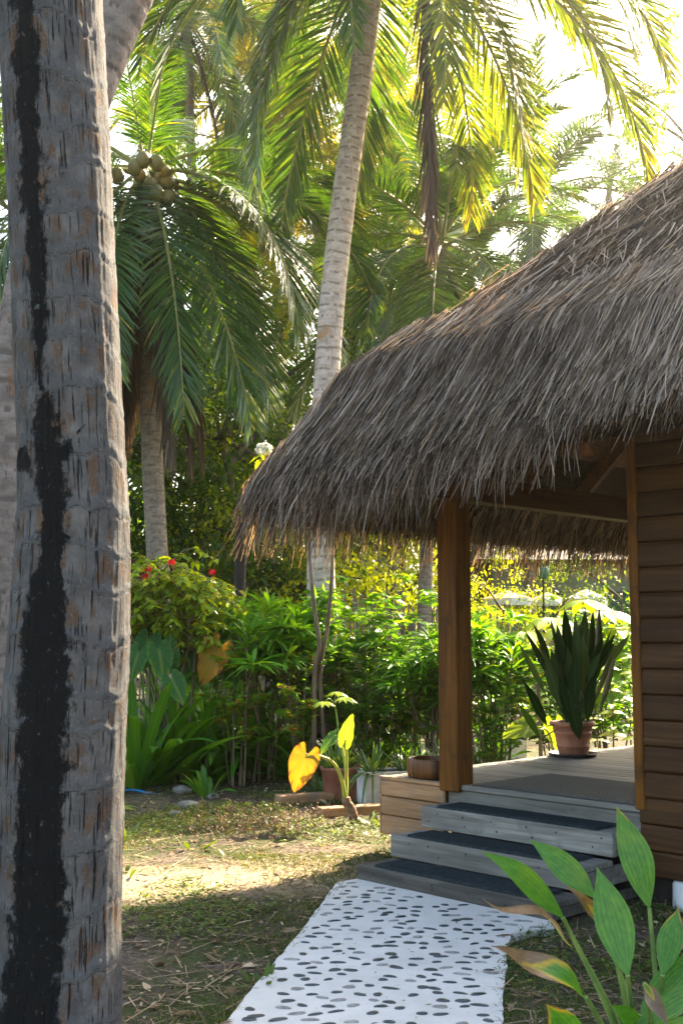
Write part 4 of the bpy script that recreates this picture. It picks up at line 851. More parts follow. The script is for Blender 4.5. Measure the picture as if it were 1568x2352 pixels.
SH = {'hedge': [mk(shrub_mesh(201+i, 7, 1.7, .55, .13, .066, 15, 'ovate', 6, .3, droop=.25, tone=(.45, .22)), ('stem', 'hedge')) for i in range(3)],
      'hedge_y': [mk(shrub_mesh(231, 6, 1.4, .45, .10, .055, 18, 'ovate', 5, .4, tone=(.75, .2)), ('stem', 'hedge'))],
      'drac': [mk(shrub_mesh(211+i, 13, 1.8, .66, .36, .046, 28, 'lance', 3, .66, droop=.28, fold=.25, whorl=.085, thick=.016, updir=.85), ('stem', 'drac')) for i in range(2)],
      'hib': [mk(shrub_mesh(221, 7, 2.15, .66, .085, .048, 22, 'ovate', 38, .72, droop=.4, arch=.35, tone=(.5, .25), thick=.02), ('stem', 'hib'))],
      'fine': [mk(shrub_mesh(241, 8, 1.5, .5, .15, .022, 26, 'lance', 6, .3, droop=.3, tone=(.4, .2)), ('stem', 'hedge'))]}
def shrub(kind, label, px, Y, sc=1.0, v=0, rz=None, cat='shrub', group=None, py=None):
    x = A(px, 1458, Y)[0]; t = thing(kind[0], label, cat, (x, Y, gz(x, Y)), R(0, 6.28) if rz is None else rz, group); t.scale = (sc,)*3
    me = SH[kind[1]][v]; obj('stems', me[0], None, t); obj('foliage', me[1], None, t); return t
HG = 'leafy hedge shrubs behind the lawn'; HK = ('hedge_shrub', 'hedge'); DK = ('dracaena_shrub', 'drac'); FK = ('hedge_shrub', 'fine')
hib = shrub(('hibiscus_shrub', 'hib'), 'hibiscus shrub with arching twigs, pale green leaves and red flowers beside the grey trunk', 428, 12.3, 1.08, 0, 1.0, group=None)
for i, (fx, fy) in enumerate(((394, 1284), (340, 1300), (333, 1316), (487, 1307))):
    p = A(fx, fy, 12.3-.6+.1*i); fb = MB(); a = np.arange(5)*1.2566
    ribbons(fb, np.zeros((5, 3)), np.c_[np.cos(a)*.6, np.sin(a)*.6, -.7+0*a], np.array([[.1, .2, 1.]]*5), .06, .05, 4, 'ovate', .2, .1, R(0, 1, 5)); tube(fb, np.array([[0, 0, 0], [0, -.02, -.06], [0, -.03, -.12]]), [.006, .004, .003], 5)
    inv = np.array([(p[0]-hib.location[0]), (p[1]-hib.location[1]), p[2]-hib.location[2]])/1.08; cz, sz_ = math.cos(-1.0), math.sin(-1.0)
    obj('flower', fb, M['red'], hib, (inv[0]*cz-inv[1]*sz_, inv[0]*sz_+inv[1]*cz, inv[2]))
shrub(DK, 'dense dracaena shrub with pointed bright leaves on bare stems right of the hibiscus', 590, 12.5, 1.0, 0, .5)
shrub(DK, 'dracaena shrub with dark pointed leaves close to the leaning palm trunk', 668, 13.0, .98, 1, 2.5)
shrub(DK, 'small dracaena shrub with pointed leaves just right of the porch post', 1128, 12.6, .88, 1, 4.0)
shrub(DK, 'dracaena shrub with bright leaves just left of the porch post', 985, 12.4, .80, 0, 3.3)
for lab, px, Y, sc, v, kk in [
    ('tall loose hedge shrub reaching up beside the porch post on its left', 1000, 12.9, 1.2, 2, HK), ('tall loose hedge shrub reaching up beside the leaning palm trunk, on its right', 815, 13.4, 1.22, 2, HK), ('leafy hedge shrub with glossy leaves right of the leaning palm trunk', 800, 12.6, .98, 0, HK), ('tall leafy hedge shrub in the middle of the hedge behind the bowl', 862, 13.1, 1.08, 1, HK),
    ('dense dark hedge shrub between the bowl and porch post', 925, 12.7, .92, 2, HK), ('leafy hedge shrub in front of the leaning palm base', 745, 12.9, .86, 1, HK),
    ('dark hedge shrub behind the porch post', 1040, 13.0, 1.0, 0, HK),
    ('dark hedge shrub beyond the deck, left of the potted plant', 1150, 12.4, .82, 2, HK), ('dark hedge shrub beyond the deck, directly behind the potted plant', 1270, 12.6, .95, 1, HK),
    ('dark hedge shrub beyond the deck, right of the potted plant', 1390, 12.8, 1.0, 0, HK), 
    ('hedge shrub at the back beside the bamboo fence behind hibiscus', 430, 15.0, .85, 0, HK),
    ('hedge shrub at the back, tallest beyond the potted plant', 1330, 14.6, 1.1, 2, HK), ('hedge shrub half hidden by the hut corner trim', 1470, 14.0, 1.05, 1, HK),
    ('slim leafed dark shrub low in the hedge under the dracaena', 610, 12.9, .75, 0, FK), ('slim leafed shrub under the leafy hedge left of bowl', 830, 12.3, .72, 0, FK), ('slim leafed shrub at the foot of the hedge right of porch post', 1110, 11.9, .7, 0, FK),
    ('slim leafed shrub behind the elephant ear leaves', 500, 13.4, .85, 0, FK), ('slim leafed shrub at the back between the palms', 1290, 13.4, .9, 0, FK)]:
    shrub(kk, lab, px, Y, sc, v, None, 'shrub', HG)
shrub(('croton_shrub', 'hedge_y'), 'shrub with yellowing oval leaves in front of the leaning palm', 690, 12.0, .92, 0, 1.2)
shrub(('croton_shrub', 'hedge_y'), 'small shrub with yellow and orange leaves beside the porch post', 948, 12.2, .7, 0, 3.2)
shrub(('croton_shrub', 'hedge_y'), 'yellow green shrub on bare stems in front of the dracaena', 545, 12.0, .95, 0, 5.1)
# strap leaved lilies
def strap_mesh(seed, n, L, wd, up=.9, droop=.5, prof='strap', fold=.12, tone=(.45, .2), spread=.08):
    g = np.random.default_rng(seed); mb = MB(); a = g.uniform(0, 6.28, n); e = np.clip(g.normal(up, .22, n), .15, 1.4); D = np.c_[np.cos(a)*np.cos(e), np.sin(a)*np.cos(e), np.sin(e)]
    P = np.c_[np.cos(a)*spread*g.uniform(.1, 1, n), np.sin(a)*spread*g.uniform(.1, 1, n), np.zeros(n)-.01]
    ribbons(mb, P, D, np.c_[-np.cos(a)*np.sin(e), -np.sin(a)*np.sin(e), np.cos(e)]+g.normal(0, .15, (n, 3)), L*g.uniform(.6, 1.15, n), wd*g.uniform(.75, 1.15, n), 9, prof, droop*g.uniform(.5, 1.5, n), fold, np.clip(g.normal(*tone, n), 0, 1)); return mb.mesh('leaves_mesh')
ST = [strap_mesh(301+i, 30, 1.25, .085, 1.1, .40) for i in range(2)]; CR = [strap_mesh(311, 24, 1.25, .085, .78, .42)]; AL = [strap_mesh(321+i, 34, .42, .032, .9, .25, 'blade', .3) for i in range(2)]; BL = [strap_mesh(331, 12, .62, .08, 1.05, .28)]; SD = [strap_mesh(341, 9, .17, .03, .6, .3, 'lance')]
for me in ST+CR+BL: me.materials.append(M['strap'])
for me in AL: me.materials.append(M['aloe'])
for me in SD: me.materials.append(M['weed'])
def rosette(name, label, cat, me, px, py, sc, rz, group=None, z=None, parent=None):
    p = G(px, py) if not isinstance(px, float) else None
    t = obj(name, me, None, None, (p[0], p[1], gz(p[0], p[1]) if z is None else z), (0, 0, rz)); t.scale = (sc,)*3; return tag(t, label, cat, group)
LG = 'strap leaved lilies along the lawn'
for i, (lab, px, py, sc) in enumerate([
    ('strap leaved lily clump peeking out beside the grey trunk, nearest to it', 312, 1812, 1.3), ('strap leaved lily clump under the left side of the hibiscus', 365, 1800, 1.35), ('strap leaved lily clump under the hibiscus stems', 428, 1795, 1.2),
    ('strap leaved lily clump right of the hibiscus stems', 505, 1790, 1.2), ('strap leaved lily clump behind the others below the elephant ears', 395, 1770, 1.5), ('strap leaved lily clump under the dracaena stems', 585, 1785, 1.1), ('strap leaved lily clump left of the yellow taro leaf', 645, 1785, .95),
    ('tall strap leaved lily clump standing directly behind the young upright plant', 470, 1772, 1.45), ('strap leaved lily clump deep in the shade beneath the dracaena', 545, 1770, 1.35), ('small lily clump at the hedge foot right of the yellow taro leaf', 712, 1800, .8), ('small lily clump at the hedge foot behind the white trough', 870, 1772, .85), ('small lily clump at the hedge foot behind the wooden bowl', 955, 1768, .8), ('lily clump at the hedge foot beyond the deck, right of porch post', 1130, 1772, .75)]):
    rosette('lily_clump', lab, 'lily', ST[i % 2], px, py, sc, i*1.3, LG)
rosette('crinum_plant', 'broad crinum with very long arching leaves under the dracaena', 'crinum', CR[0], 575, 1775, 1.3, .4)
rosette('crinum_plant', 'crinum with long arching leaves hidden low in the hedge behind the yellow taro', 'crinum', CR[0], 690, 1755, .9, 2.2)
rosette('young_lily', 'young upright broad leaved plant alone on the lawn edge', 'plant', BL[0], 475, 1832, .78, 1.0)
rosette('young_lily', 'tall upright broad leaved plant against the grey trunk', 'plant', BL[0], 300, 1788, 1.25, 2.0)
SG = 'small seedlings on the lawn'
for i, (lab, px, py, sc) in enumerate([('bright seedling with long leaves in the middle of the sunlit lawn', 440, 1945, 1.25), ('bright seedling next to grey trunk on the sunlit strip', 292, 2012, 1.1), ('seedling beside the grey trunk above the sunlit strip', 285, 1925, 1.5),
     ('seedling at the foot of the yellow taro stem', 838, 1885, 1.2), ('seedling against the wooden deck skirting', 868, 1890, 1.2), ('seedling in shade close to the path edge', 600, 2260, 1.0), ('seedling at the left of the wooden plank', 628, 1900, 1.0)]):
    rosette('seedling', lab, 'seedling', SD[0], px, py, sc, i*.9, SG)
# elephant ears
b = A(345, 1720, 12.2); b[2] = 0
heart_plant('clump of dark ribbed elephant ear leaves beside the grey trunk', b, [
    (A(342, 1470, 11.9), (-.15, -.3, -1), (.1, -1, .35), 0.33, None, None), (A(318, 1500, 11.7), (-.3, -.2, -1), (-.2, -1, .3), 0.30, None, None), (A(366, 1495, 11.6), (.25, -.3, -1), (.45, -1, .35), 0.32, None, None),
    (A(385, 1520, 11.8), (.1, .1, 1), (.3, -1, .2), 0.30, None, None), (A(430, 1510, 12.2), (.35, -.1, -1), (.1, -1, .3), 0.36, None, None), (A(395, 1560, 11.5), (.5, -.4, -.8), (.2, -1, .6), 0.29, None, None)], 'taro', 'green_stem')
b = A(470, 1720, 12.2); b[2] = 0
heart_plant('elephant ear plant with a large yellow dying leaf behind the hibiscus stems', b, [(A(500, 1490, 12.0), (-.5, -.1, -1), (-.2, -1, .3), .42, 'taro_y', None), (A(530, 1490, 12.3), (.1, -.3, -1), (.2, -1, .3), .44, 'taro', None)], 'taro', 'green_stem')
# the yellow leafed taro on the lawn
b = np.array([.085, 9.66, 0]); top = A(793, 1830, 9.66)
ty = thing('elephant_ear_plant', 'taro with one large yellow leaf and two green ones on a bare brown stem', 'elephant ear plant', b)
tb_ = MB(); P = curve([[0.03, 0, -.03], [.0, 0, .1], (top-b)*.75+np.array([0, 0, 0]), top-b], 30); rr_ = .036*(1+.12*np.abs(np.sin(np.linspace(0, 22, 30)))); rr_[-4:] *= [1, .95, .8, .6]; tube(tb_, P, rr_, 12); obj('stem', tb_, M['bark'] if False else plain('taro_stem', (.09, .05, .03), (.26, .17, .11), .9, 30, (1, 1, 1), .8), ty)
yj = A(688, 1752, 9.5)
def tleaf(px, py, Y, tip, nor, sz, m, mids, seed, ratio=.82):
    j = A(px, py, Y)-b; obj('leaf', heart(sz, ratio, seed=seed), M[m], ty, j, orient(tip, nor)); stalk(ty, [top-b-np.array([0, 0, .03])]+[A(*q)-b for q in mids]+[j], .020, .007, M['yel_stem'], 20)
tleaf(702, 1738, 9.5, (-.38, -.15, -1), (-.25, -1, .15), .30, 'taro_y', [(785, 1792, 9.6), (765, 1752, 9.55), (730, 1736, 9.5)], 5)
M['taro_l'] = leaf_mat('taro_leaf_lime', [(0, (.12, .22, .02)), (1, (.20, .28, .03))], trans=.5, rough=.4, vein=.3, tmul=(1.5, 1.3, .4))
tleaf(793, 1698, 9.62, (.22, .0, 1), (-.5, -1, -.1), .22, 'taro_l', [(795, 1780, 9.66), (796, 1735, 9.66)], 6, .6)
tleaf(768, 1690, 9.75, (-.55, -.3, -.55), (-.5, -.5, .9), .20, 'taro', [(795, 1780, 9.7), (786, 1720, 9.75)], 7)
# taro beyond the deck
b = A(1278, 1740, 10.9); b[2] = 0
heart_plant('taro with glowing lime leaves just beyond the far deck edge, left of terracotta pot', b, [(A(1218, 1668, 10.9), (-1, -.2, -.25), (-.2, -.75, .8), .30, 'taro_l', A(1262, 1690, 10.9)), (A(1272, 1665, 11.0), (.1, 0, -1), (-.5, -1, .1), .25, 'taro_l', A(1285, 1700, 11.0))], 'taro_l', 'yel_stem')
# papaya seedlings: lobed leaves
def palmate(label, base, nodes, lsz, mat, stem, name='papaya_plant', cat='papaya plant'):
    base = np.array(base, float); t = thing(name, label, cat, base); top = np.array(nodes[0])-base; P = curve([[0, 0, 0], top*.5+np.array([.02, 0, 0]), top], 12); sb = MB(); tube(sb, P, np.linspace(.014, .008, 12), 7); obj('stem', sb, M[stem], t)
    for nd in nodes[1:]:
        j = np.array(nd)-base; stalk(t, [top-np.array([0, 0, .03]), (top+j)/2+np.array([0, 0, .03]), j], .006, .004, M[stem], 8); dirv = nrm(j-top); a0 = math.atan2(dirv[1], dirv[0]); a = a0+np.linspace(-2.3, 2.3, 9); lb = MB(); L = lsz*(1-.12*np.abs(np.linspace(-2.3, 2.3, 9)))
        ribbons(lb, np.zeros((9, 3)), np.c_[np.cos(a), np.sin(a), 0*a-.15], np.array([[0, -.4, 1.]]*9), L, L*.36, 6, 'lance', .25, .12, R(.3, .9, 9)); obj('leaf', lb, M[mat], t, j)
b = A(787, 1800, 10.9); b[2] = 0
palmate('papaya seedling with lobed top leaves behind the yellow taro', b, [A(768, 1612, 10.9), A(790, 1602, 10.8), A(745, 1612, 10.8), A(772, 1590, 11.0)], .14, 'hib', 'green_stem')
b = A(1300, 1740, 13.0); b[2] = 0
palmate('papaya tree with large jagged leaves behind the potted plant tips', b, [A(1330, 1440, 13.0), A(1390, 1405, 12.9), A(1270, 1420, 12.9), A(1215, 1450, 12.7), A(1340, 1380, 13.2), A(1310, 1440, 12.5), A(1420, 1440, 12.8)], .42, 'hib', 'green_stem')
b = A(1500, 1740, 12.6); b[2] = 0
palmate('papaya plant with jagged leaves beside the hut corner trim', b, [A(1470, 1560, 12.6), A(1430, 1540, 12.5), A(1410, 1590, 12.4), A(1440, 1500, 12.6)], .32, 'drac', 'green_stem')
# opposite leaved lime shoots right of the potted plant
def shoot(label, px0, py0, px1, py1, Y, n=9, L=.17):
    b = A(px0, py0, Y); b[2] = 0; e = A(px1, py1, Y-.15); t = thing('leafy_shoot', label, 'shrub', b, group='lime shoots beyond the deck'); P = curve([[0, 0, 0], (e-b)*.5+np.array([.05, 0, 0]), e-b], 20); sb = MB(); tube(sb, P, np.linspace(.011, .004, 20), 6); obj('stem', sb, M['stem'], t); lb = MB()
    for i in range(n):
        u = .35+.63*i/(n-1); q = P[int(u*19)]; a = 1.2+(1.57 if i % 2 else 0)+R(-.3, .3)
        for s_ in (0, 3.14): ribbons(lb, q, [math.cos(a+s_), math.sin(a+s_)*.7, .12], [R(-.2, .2), -.45, 1.], L*R(.75, 1.1)*(1.1-.35*u), L*.42, 5, 'ovate', .3, .15, R(.4, 1))
    obj('foliage', lb, M['lime'], t)
M['lime'] = leaf_mat('lime_leaf', [(0, (.12, .22, .03)), (.7, (.22, .3, .04)), (1, (.4, .4, .1))], trans=.5, vein=.2, tmul=(1.5, 1.35, .35))
shoot('tall lime green leafy shoot just right of the terracotta pot', 1400, 1740, 1390, 1500, 11.4)
shoot('lime green leafy shoot half hidden by the hut corner trim', 1455, 1740, 1448, 1530, 11.6, 8)
shoot('low lime green leafy shoot behind the saucer of the terracotta pot', 1362, 1740, 1360, 1640, 11.2, 6, .13)
st_ = A(1243, 1745, 11.2); t = tag(obj('wooden_stake', (lambda mb: (box(mb, -.018, .018, -.012, .012, -.05, A(1235, 1568, 11.2)[2], .003), mb)[1])(MB()), M['bamboo'], None, (st_[0], 11.2, 0), (0, -.02, 0)), 'thin wooden stake standing beyond the deck, left of the potted plant', 'stake')
# slender stems rising behind the thatch, carrying the white flowers
b = A(722, 1690, 11.9); b[2] = 0; fl = A(606, 1032, 10.6)
t = thing('slender_tree', 'slender bare stemmed shrub climbing behind the thatch with a white flower cluster', 'shrub', b)
P = [[0, 0, 0]]+[A(x, y, 11.9)-b for x, y in ((722, 1560), (733, 1480), (722, 1400), (712, 1290), (705, 1180))]+[A(660, 1090, 11.3)-b, fl-b-np.array([0, 0, .04])]; stalk(t, P, .028, .012, M['stem'], 50, 'stem')
P = [[.14, .05, 0]]+[A(x, y, 11.95)-b for x, y in ((735, 1560), (752, 1440), (762, 1320), (765, 1200), (775, 1100), (800, 1020))]; stalk(t, P, .026, .013, M['stem'], 40, 'stem')
fb = MB(); n = 70; d = nrm(rng.normal(0, 1, (n, 3))+[0, -.3, .4]); 
for c in range(5): ribbons(fb, d*.05*R(.8, 1.1, n)[:, None]*[1.2, 1, .9], nrm(d+rng.normal(0, .8, (n, 3))), d+rng.normal(0, .3, (n, 3)), .03, .028, 2, 'ovate', .1, .1, R(0, 1, n))
obj('flower_cluster', fb, M['white_petal'], t, fl-b); lb = MB(); a = R(0, 6.28, 10); ribbons(lb, np.array([[0, 0, -.06]]*10)+rng.normal(0, .02, (10, 3)), np.c_[np.cos(a), np.sin(a), R(-.5, .1, 10)], [0, 0, 1], .15, .06, 4, 'ovate', .3, .1, R(.4, 1, 10)); obj('foliage', lb, M['hib'], t, fl-b)
# ---- pots
M['terra'] = plain('terracotta', (.30, .125, .075), (.40, .18, .11), .65, 7, bump=.08); M['terra_d'] = plain('old_terracotta', (.20, .075, .045), (.28, .12, .075), .75, 7, bump=.15); M['saucer'] = plain('dark_saucer', (.02, .018, .016), (.05, .045, .04), .6, 20); M['soil'] = plain('potting_soil', (.02, .016, .012), (.06, .045, .03), .95, 60, bump=.8)
pc = HW(-.535, 2.106, DZ); pt = thing('plant_pot', 'ribbed terracotta pot with rolled rim standing on deck in a dark saucer', 'pot', pc+np.array([0, 0, .022]))
pb = MB(); lathe(pb, [(0, .0), (.118, .0), (.122, .012), (.132, .06), (.136, .062), (.138, .072), (.134, .076), (.152, .168), (.156, .17), (.158, .18), (.154, .184), (.160, .225), (.168, .228), (.186, .236), (.192, .252), (.186, .268), (.170, .27), (.16, .255), (.158, .235), (0, .232)], 72)
obj('body', pb, M['terra'], pt); rb = MB()
for j in range(64):
    a = j/64*6.2832; box_ = MB(); c_, s2 = math.cos(a), math.sin(a); V = []
    for rr_, dz in ((.1585, .196), (.1605, .222)):
        for w_ in (-.004, .004): V.append([rr_*c_-w_*s2, rr_*s2+w_*c_, dz]); V.append([(rr_+.004)*c_-w_*s2, (rr_+.004)*s2+w_*c_, dz])
    rb.add(V, [[1, 3, 7, 5], [0, 1, 5, 4], [3, 2, 6, 7]], smooth=False)
obj('rim_ribs', rb, M['terra'], pt); sb = MB(); lathe(sb, [(0, .231), (.157, .236)], 24); obj('soil', sb, M['soil'], pt)
sb = MB(); lathe(sb, [(0, .0), (.165, .0), (.19, .006), (.205, .03), (.2, .032), (.185, .014), (0, .012)], 56); tag(obj('saucer', sb, M['saucer'], None, pc+np.array([0, 0, .001])), 'dark plastic saucer under the terracotta pot on the deck', 'saucer')
ap = thing('aspidistra_plant', 'large dark aspidistra with a fan of long blades growing in terracotta pot', 'potted plant', pc+np.array([0, 0, .25]))
g = np.random.default_rng(55)
def px3(x, y, Y): return A(x, y, Y)-np.array(ap.location)
# blades: (joint px, tip px, depth offset, width)
LV = [((1205, 1600), (1172, 1478), .0, .075), ((1190, 1535), (1178, 1400), .1, .07)]
blades = [((1253, 1580), (1180, 1468), 0, .06), ((1262, 1545), (1196, 1442), .1, .085), ((1290, 1520), (1258, 1410), .15, .05), ((1305, 1500), (1294, 1392), .1, .11), ((1330, 1520), (1318, 1405), .0, .09), ((1338, 1500), (1344, 1395), .15, .1),
          ((1352, 1515), (1362, 1392), .1, .1), ((1368, 1510), (1376, 1385), .2, .11), ((1352, 1570), (1408, 1442), -.1, .07), ((1362, 1600), (1422, 1464), .05, .09), ((1375, 1620), (1418, 1490), -.15, .11), ((1255, 1650), (1193, 1560), -.2, .10), ((1240, 1680), (1182, 1614), -.1, .075),
          ((1286, 1610), (1245, 1490), -.15, .12), ((1300, 1560), (1270, 1450), .0, .11), ((1322, 1600), (1300, 1480), -.15, .14), ((1310, 1640), (1278, 1550), -.25, .1), ((1348, 1640), (1358, 1545), -.2, .12), ((1330, 1700-20), (1305, 1610), -.28, .12), ((1340, 1580), (1338, 1450), -.05, .14), ((1290, 1570), (1262, 1490), -.1, .13),
          ((1325, 1540), (1330, 1430), .2, .13), ((1310, 1560), (1302, 1430), .25, .12), ((1360, 1560), (1384, 1440), .25, .12), ((1275, 1560), (1226, 1470), .25, .1), ((1345, 1610), (1368, 1500), -.2, .12), ((1318, 1600), (1322, 1490), -.25, .13)]
for i, ((jx, jy), (tx, ty_), dy, wd) in enumerate(blades):
    Y0 = ap.location[1]; jx, jy = jx, jy+18; j = px3(jx, jy, Y0+dy*.6); e = px3(tx, ty_-8, Y0+dy*1.2); r0 = np.array([(j[0])*.16+g.uniform(-.05, .05), j[1]*.2+g.uniform(-.05, .05), 0])
    stalk(ap, [r0, r0*.5+j*.5*np.array([.8, .8, 1])+np.array([0, 0, .02]), j], .006, .005, M['aspid_s'] if 'aspid_s' in M else M.setdefault('aspid_s', plain('aspid_stalk', (.02, .05, .015), (.06, .11, .03), .5)), 14)
    d = e-j; L = np.linalg.norm(d); lb = MB(); d = nrm(d+np.array([0, 0, .12*L])); n_ = np.array([g.normal(0, .5), -1, .3]); ribbons(lb, j, d, n_, L*1.02, wd*.88, 14, 'point', .10, .22, float(np.clip(g.normal(.4, .22), 0, .9))); obj('blade', lb, M['aspid'], ap)
for i in range(12):
    a = g.uniform(0, 6.28); el_ = g.uniform(.85, 1.35); d = np.array([math.cos(a)*math.cos(el_), math.sin(a)*math.cos(el_), math.sin(el_)]); j = d*g.uniform(.46, .62)*np.array([.85, .85, 1]); lb = MB(); ribbons(lb, j, nrm(d+[0, 0, .1]), [g.normal(0, .7), -1, .3], g.uniform(.32, .44), g.uniform(.05, .08), 12, 'point', .12, .22, float(np.clip(g.normal(.4, .25), 0, 1))); obj('blade', lb, M['aspid'], ap); stalk(ap, [d*np.array([.1, .1, 0]), j*.6, j], .006, .005, M['aspid_s'], 10)
for i in range(26):
    a = g.uniform(0, 6.28); e = np.array([math.cos(a)*.22*g.uniform(.3, 1), math.sin(a)*.22, g.uniform(.35, .6)]); stalk(ap, [e*np.array([.25, .25, 0]), e*np.array([.5, .5, .5]), e], .005, .004, M['aspid_s'], 10)
# terracotta pot with aloe on the lawn
p = G(783, 1836); t = thing('plant_pot', 'old terracotta pot behind the taro stem holding an aloe', 'pot', (p[0], p[1], .0)); pb = MB(); lathe(pb, [(0, 0), (.15, 0), (.158, .02), (.185, .27), (.2, .275), (.203, .31), (.19, .315), (.178, .29), (0, .275)], 48); obj('body', pb, M['terra_d'], t); sb = MB(); lathe(sb, [(0, .282), (.178, .286)], 24); obj('soil', sb, M['soil'], t)
AG = 'aloe plants by the deck'
rosette('aloe_plant', 'spiky aloe growing in the old terracotta pot behind the taro', 'aloe', AL[0], 783, 1836, 1.25, .3, AG, z=.285)
rosette('aloe_plant', 'smaller spiky aloe crowding the left of the old terracotta pot rim', 'aloe', AL[1], 770, 1838, 1.0, 2.3, AG, z=.284)
# white trough
p = G(836, 1853); wt = thing('white_planter', 'long white rendered planter trough behind the wooden deck skirting', 'planter', (p[0], p[1]+.05, 0), math.radians(12)); wb = MB(); hgt = .30
box(wb, 0, 1.15, 0, .32, -.03, hgt-.04, .015); 
for (x0, x1, y0, y1) in ((0, 1.15, 0, .035), (0, 1.15, .285, .32), (0, .035, .037, .283), (1.115, 1.15, .037, .283)): box(wb, x0, x1, y0, y1, hgt-.038, hgt, .008)
M['oldwhite'] = plain('stained_white_render', (.42, .40, .36), (.72, .71, .67), .85, 5, bump=.15); obj('body', wb, M['oldwhite'], wt); sb = MB(); box(sb, .036, 1.114, .036, .284, hgt-.037, hgt-.02, .004); obj('soil', sb, M['soil'], wt)
for i, (lab, dx, dy, sc) in enumerate([('trailing aloe spilling over the left end of the white trough', .10, .1, 1.0), ('aloe in the middle of the white trough behind the bowl', .45, .16, .95), ('aloe at the right end of the white trough behind bowl', .85, .16, 1.15)]):
    a_ = math.radians(12); o = obj('aloe_plant', AL[i % 2], None, None, (p[0]+dx*math.cos(a_)-dy*math.sin(a_), p[1]+.05+dx*math.sin(a_)+dy*math.cos(a_), hgt-.02), (0, 0, i*1.7)); o.scale = (sc,)*3; tag(o, lab, 'aloe', AG)
ha = strap_mesh(351, 12, .45, .03, .35, 1.1, 'blade', .3); ha.materials.append(M['aloe']); o = obj('aloe_plant', ha, None, None, (p[0]+.06, p[1]+.09, hgt-.01), (0, 0, 3.6)); tag(o, 'drooping aloe whose long leaves hang down the face of the white trough', 'aloe', AG)
p2 = G(1185, 1758); w2 = thing('white_planter', 'pale concrete planter trough beyond the far deck edge right of the porch post', 'planter', (p2[0]-.5, p2[1]+.3, 0), math.radians(38)); wb = MB(); box(wb, 0, 1.0, 0, .4, -.03, .36, .02); obj('body', wb, M['oldwhite'], w2); sb = MB(); box(sb, .06, .94, .06, .34, .361, .375, .004); obj('soil', sb, M['soil'], w2)
for i, (lab, dx, dy) in enumerate([('spiky aloe in the pale trough beside the porch post', .15, .2), ('yellowish aloe in the pale trough beyond the deck', .5, .18)]):
    a_ = math.radians(38); o = obj('aloe_plant', AL[i], None, None, (p2[0]-.5+dx*math.cos(a_)-dy*math.sin(a_), p2[1]+.3+dx*math.sin(a_)+dy*math.cos(a_), .37), (0, 0, i*2+.4)); o.scale = (.95,)*3; tag(o, lab, 'aloe', AG)
for i, (lab, px, py, sc) in enumerate([('wild aloe on the ground between the hedge and the white trough', 925, 1790, 1.2), ('wild aloe on the ground left of the old terracotta pot', 742, 1822, .9)]): rosette('aloe_plant', lab, 'aloe', AL[i], px, py, sc, 1.1*i, AG)
# planks
for lab, a, b_, wdt in (('grey timber plank lying on the lawn left of the old pot', G(642, 1848), G(860, 1836), .16), ('brown timber beam lying on the lawn in front of white trough', G(738, 1878), G(900, 1868), .13)):
    d = b_-a; L = np.linalg.norm(d); mb = MB(); box(mb, 0, L, 0, wdt, 0, .085, .006, tone=.7); tag(obj('timber_plank', mb, M['wood_skirt'], None, (a[0], a[1], -.01), (0, 0, math.atan2(d[1], d[0]))), lab, 'plank')
# stones
def stone(label, px, py, r, seed, mat='stone'):
    g = np.random.default_rng(seed); bm = bmesh.new(); bmesh.ops.create_icosphere(bm, subdivisions=3, radius=1.0); V = np.array([v.co[:] for v in bm.verts]); F = [[v.index for v in f.verts] for f in bm.faces]; bm.free()
    V = V*(1+.5*(fbm(V*1.3+seed, 3)-.5)[:, None])*np.array([1.25, .9, .6])*r; mb = MB(); mb.add(V, None, F); p = G(px, py); tag(obj('stone', mb, M[mat], None, (p[0], p[1], r*.2), (0, 0, g.uniform(0, 6))), label, 'stone', 'stones on the lawn edge')
M['stone'] = plain('pale_stone', (.09, .085, .075), (.24, .225, .2), .9, 9, bump=.5)
stone('pale stone at the lawn edge, largest of the stones', 420, 1820, .085, 1); stone('pale stone beside the young upright plant', 489, 1832, .06, 2); stone('mossy stone on the lawn below the largest stone', 432, 1856, .085, 3); stone('tiny white stone on the lawn, lowest of the stones', 402, 1872, .05, 4)
p = G(275, 1822); q = G(345, 1823); mb = MB(); tube(mb, curve([[p[0]-.5, p[1]+.1, .02], [p[0], p[1], .03], [(p[0]+q[0])/2, p[1]+.03, .025], [q[0], q[1], .0], [q[0]+.15, q[1]+.1, -.03]], 24), .012, 8); tag(obj('garden_hose', mb, plain('blue_hose', (.01, .16, .38), (.02, .22, .48), .4, 5)), 'thin blue hose lying on the lawn beside the grey trunk', 'hose')

p = G(262, 1862); lb = MB(); a = np.array([-.1, .35, .9, -.5, 1.6, 2.6]); ribbons(lb, np.zeros((6, 3)), np.c_[np.cos(a), np.sin(a)*.6, np.array([.35, .6, .8, .5, .9, .7])], [0, -.3, 1.], np.array([.30, .24, .2, .26, .2, .2]), .035, 7, 'lance', .45, .15, np.array([1, .7, .5, .8, .4, .5])); yl = obj('lime_seedling', lb, M['lime'], None, (p[0], p[1], 0)); tag(yl, 'lime yellow seedling with arching leaves half hidden by the large grey trunk', 'seedling')
gd = np.random.default_rng(91); nd = 220; c_ = np.array([G(x, y)[:2] for x, y in ((640, 1885), (600, 1905), (670, 1910), (560, 1890), (520, 1915))]); i_ = gd.integers(0, 5, nd); bx = c_[i_, 0]+gd.normal(0, .22, nd); by = c_[i_, 1]+gd.normal(0, .22, nd); hh = gd.uniform(.05, .17, nd); lb = MB(); a = gd.uniform(0, 6.28, nd)
ribbons(lb, np.c_[bx, by, 0*bx], np.c_[np.cos(a)*.3, np.sin(a)*.3, 0*a+1], gd.normal(0, 1, (nd, 3)), hh, .004, 3, 'straw', .05, 0, gd.uniform(.2, .6, nd))
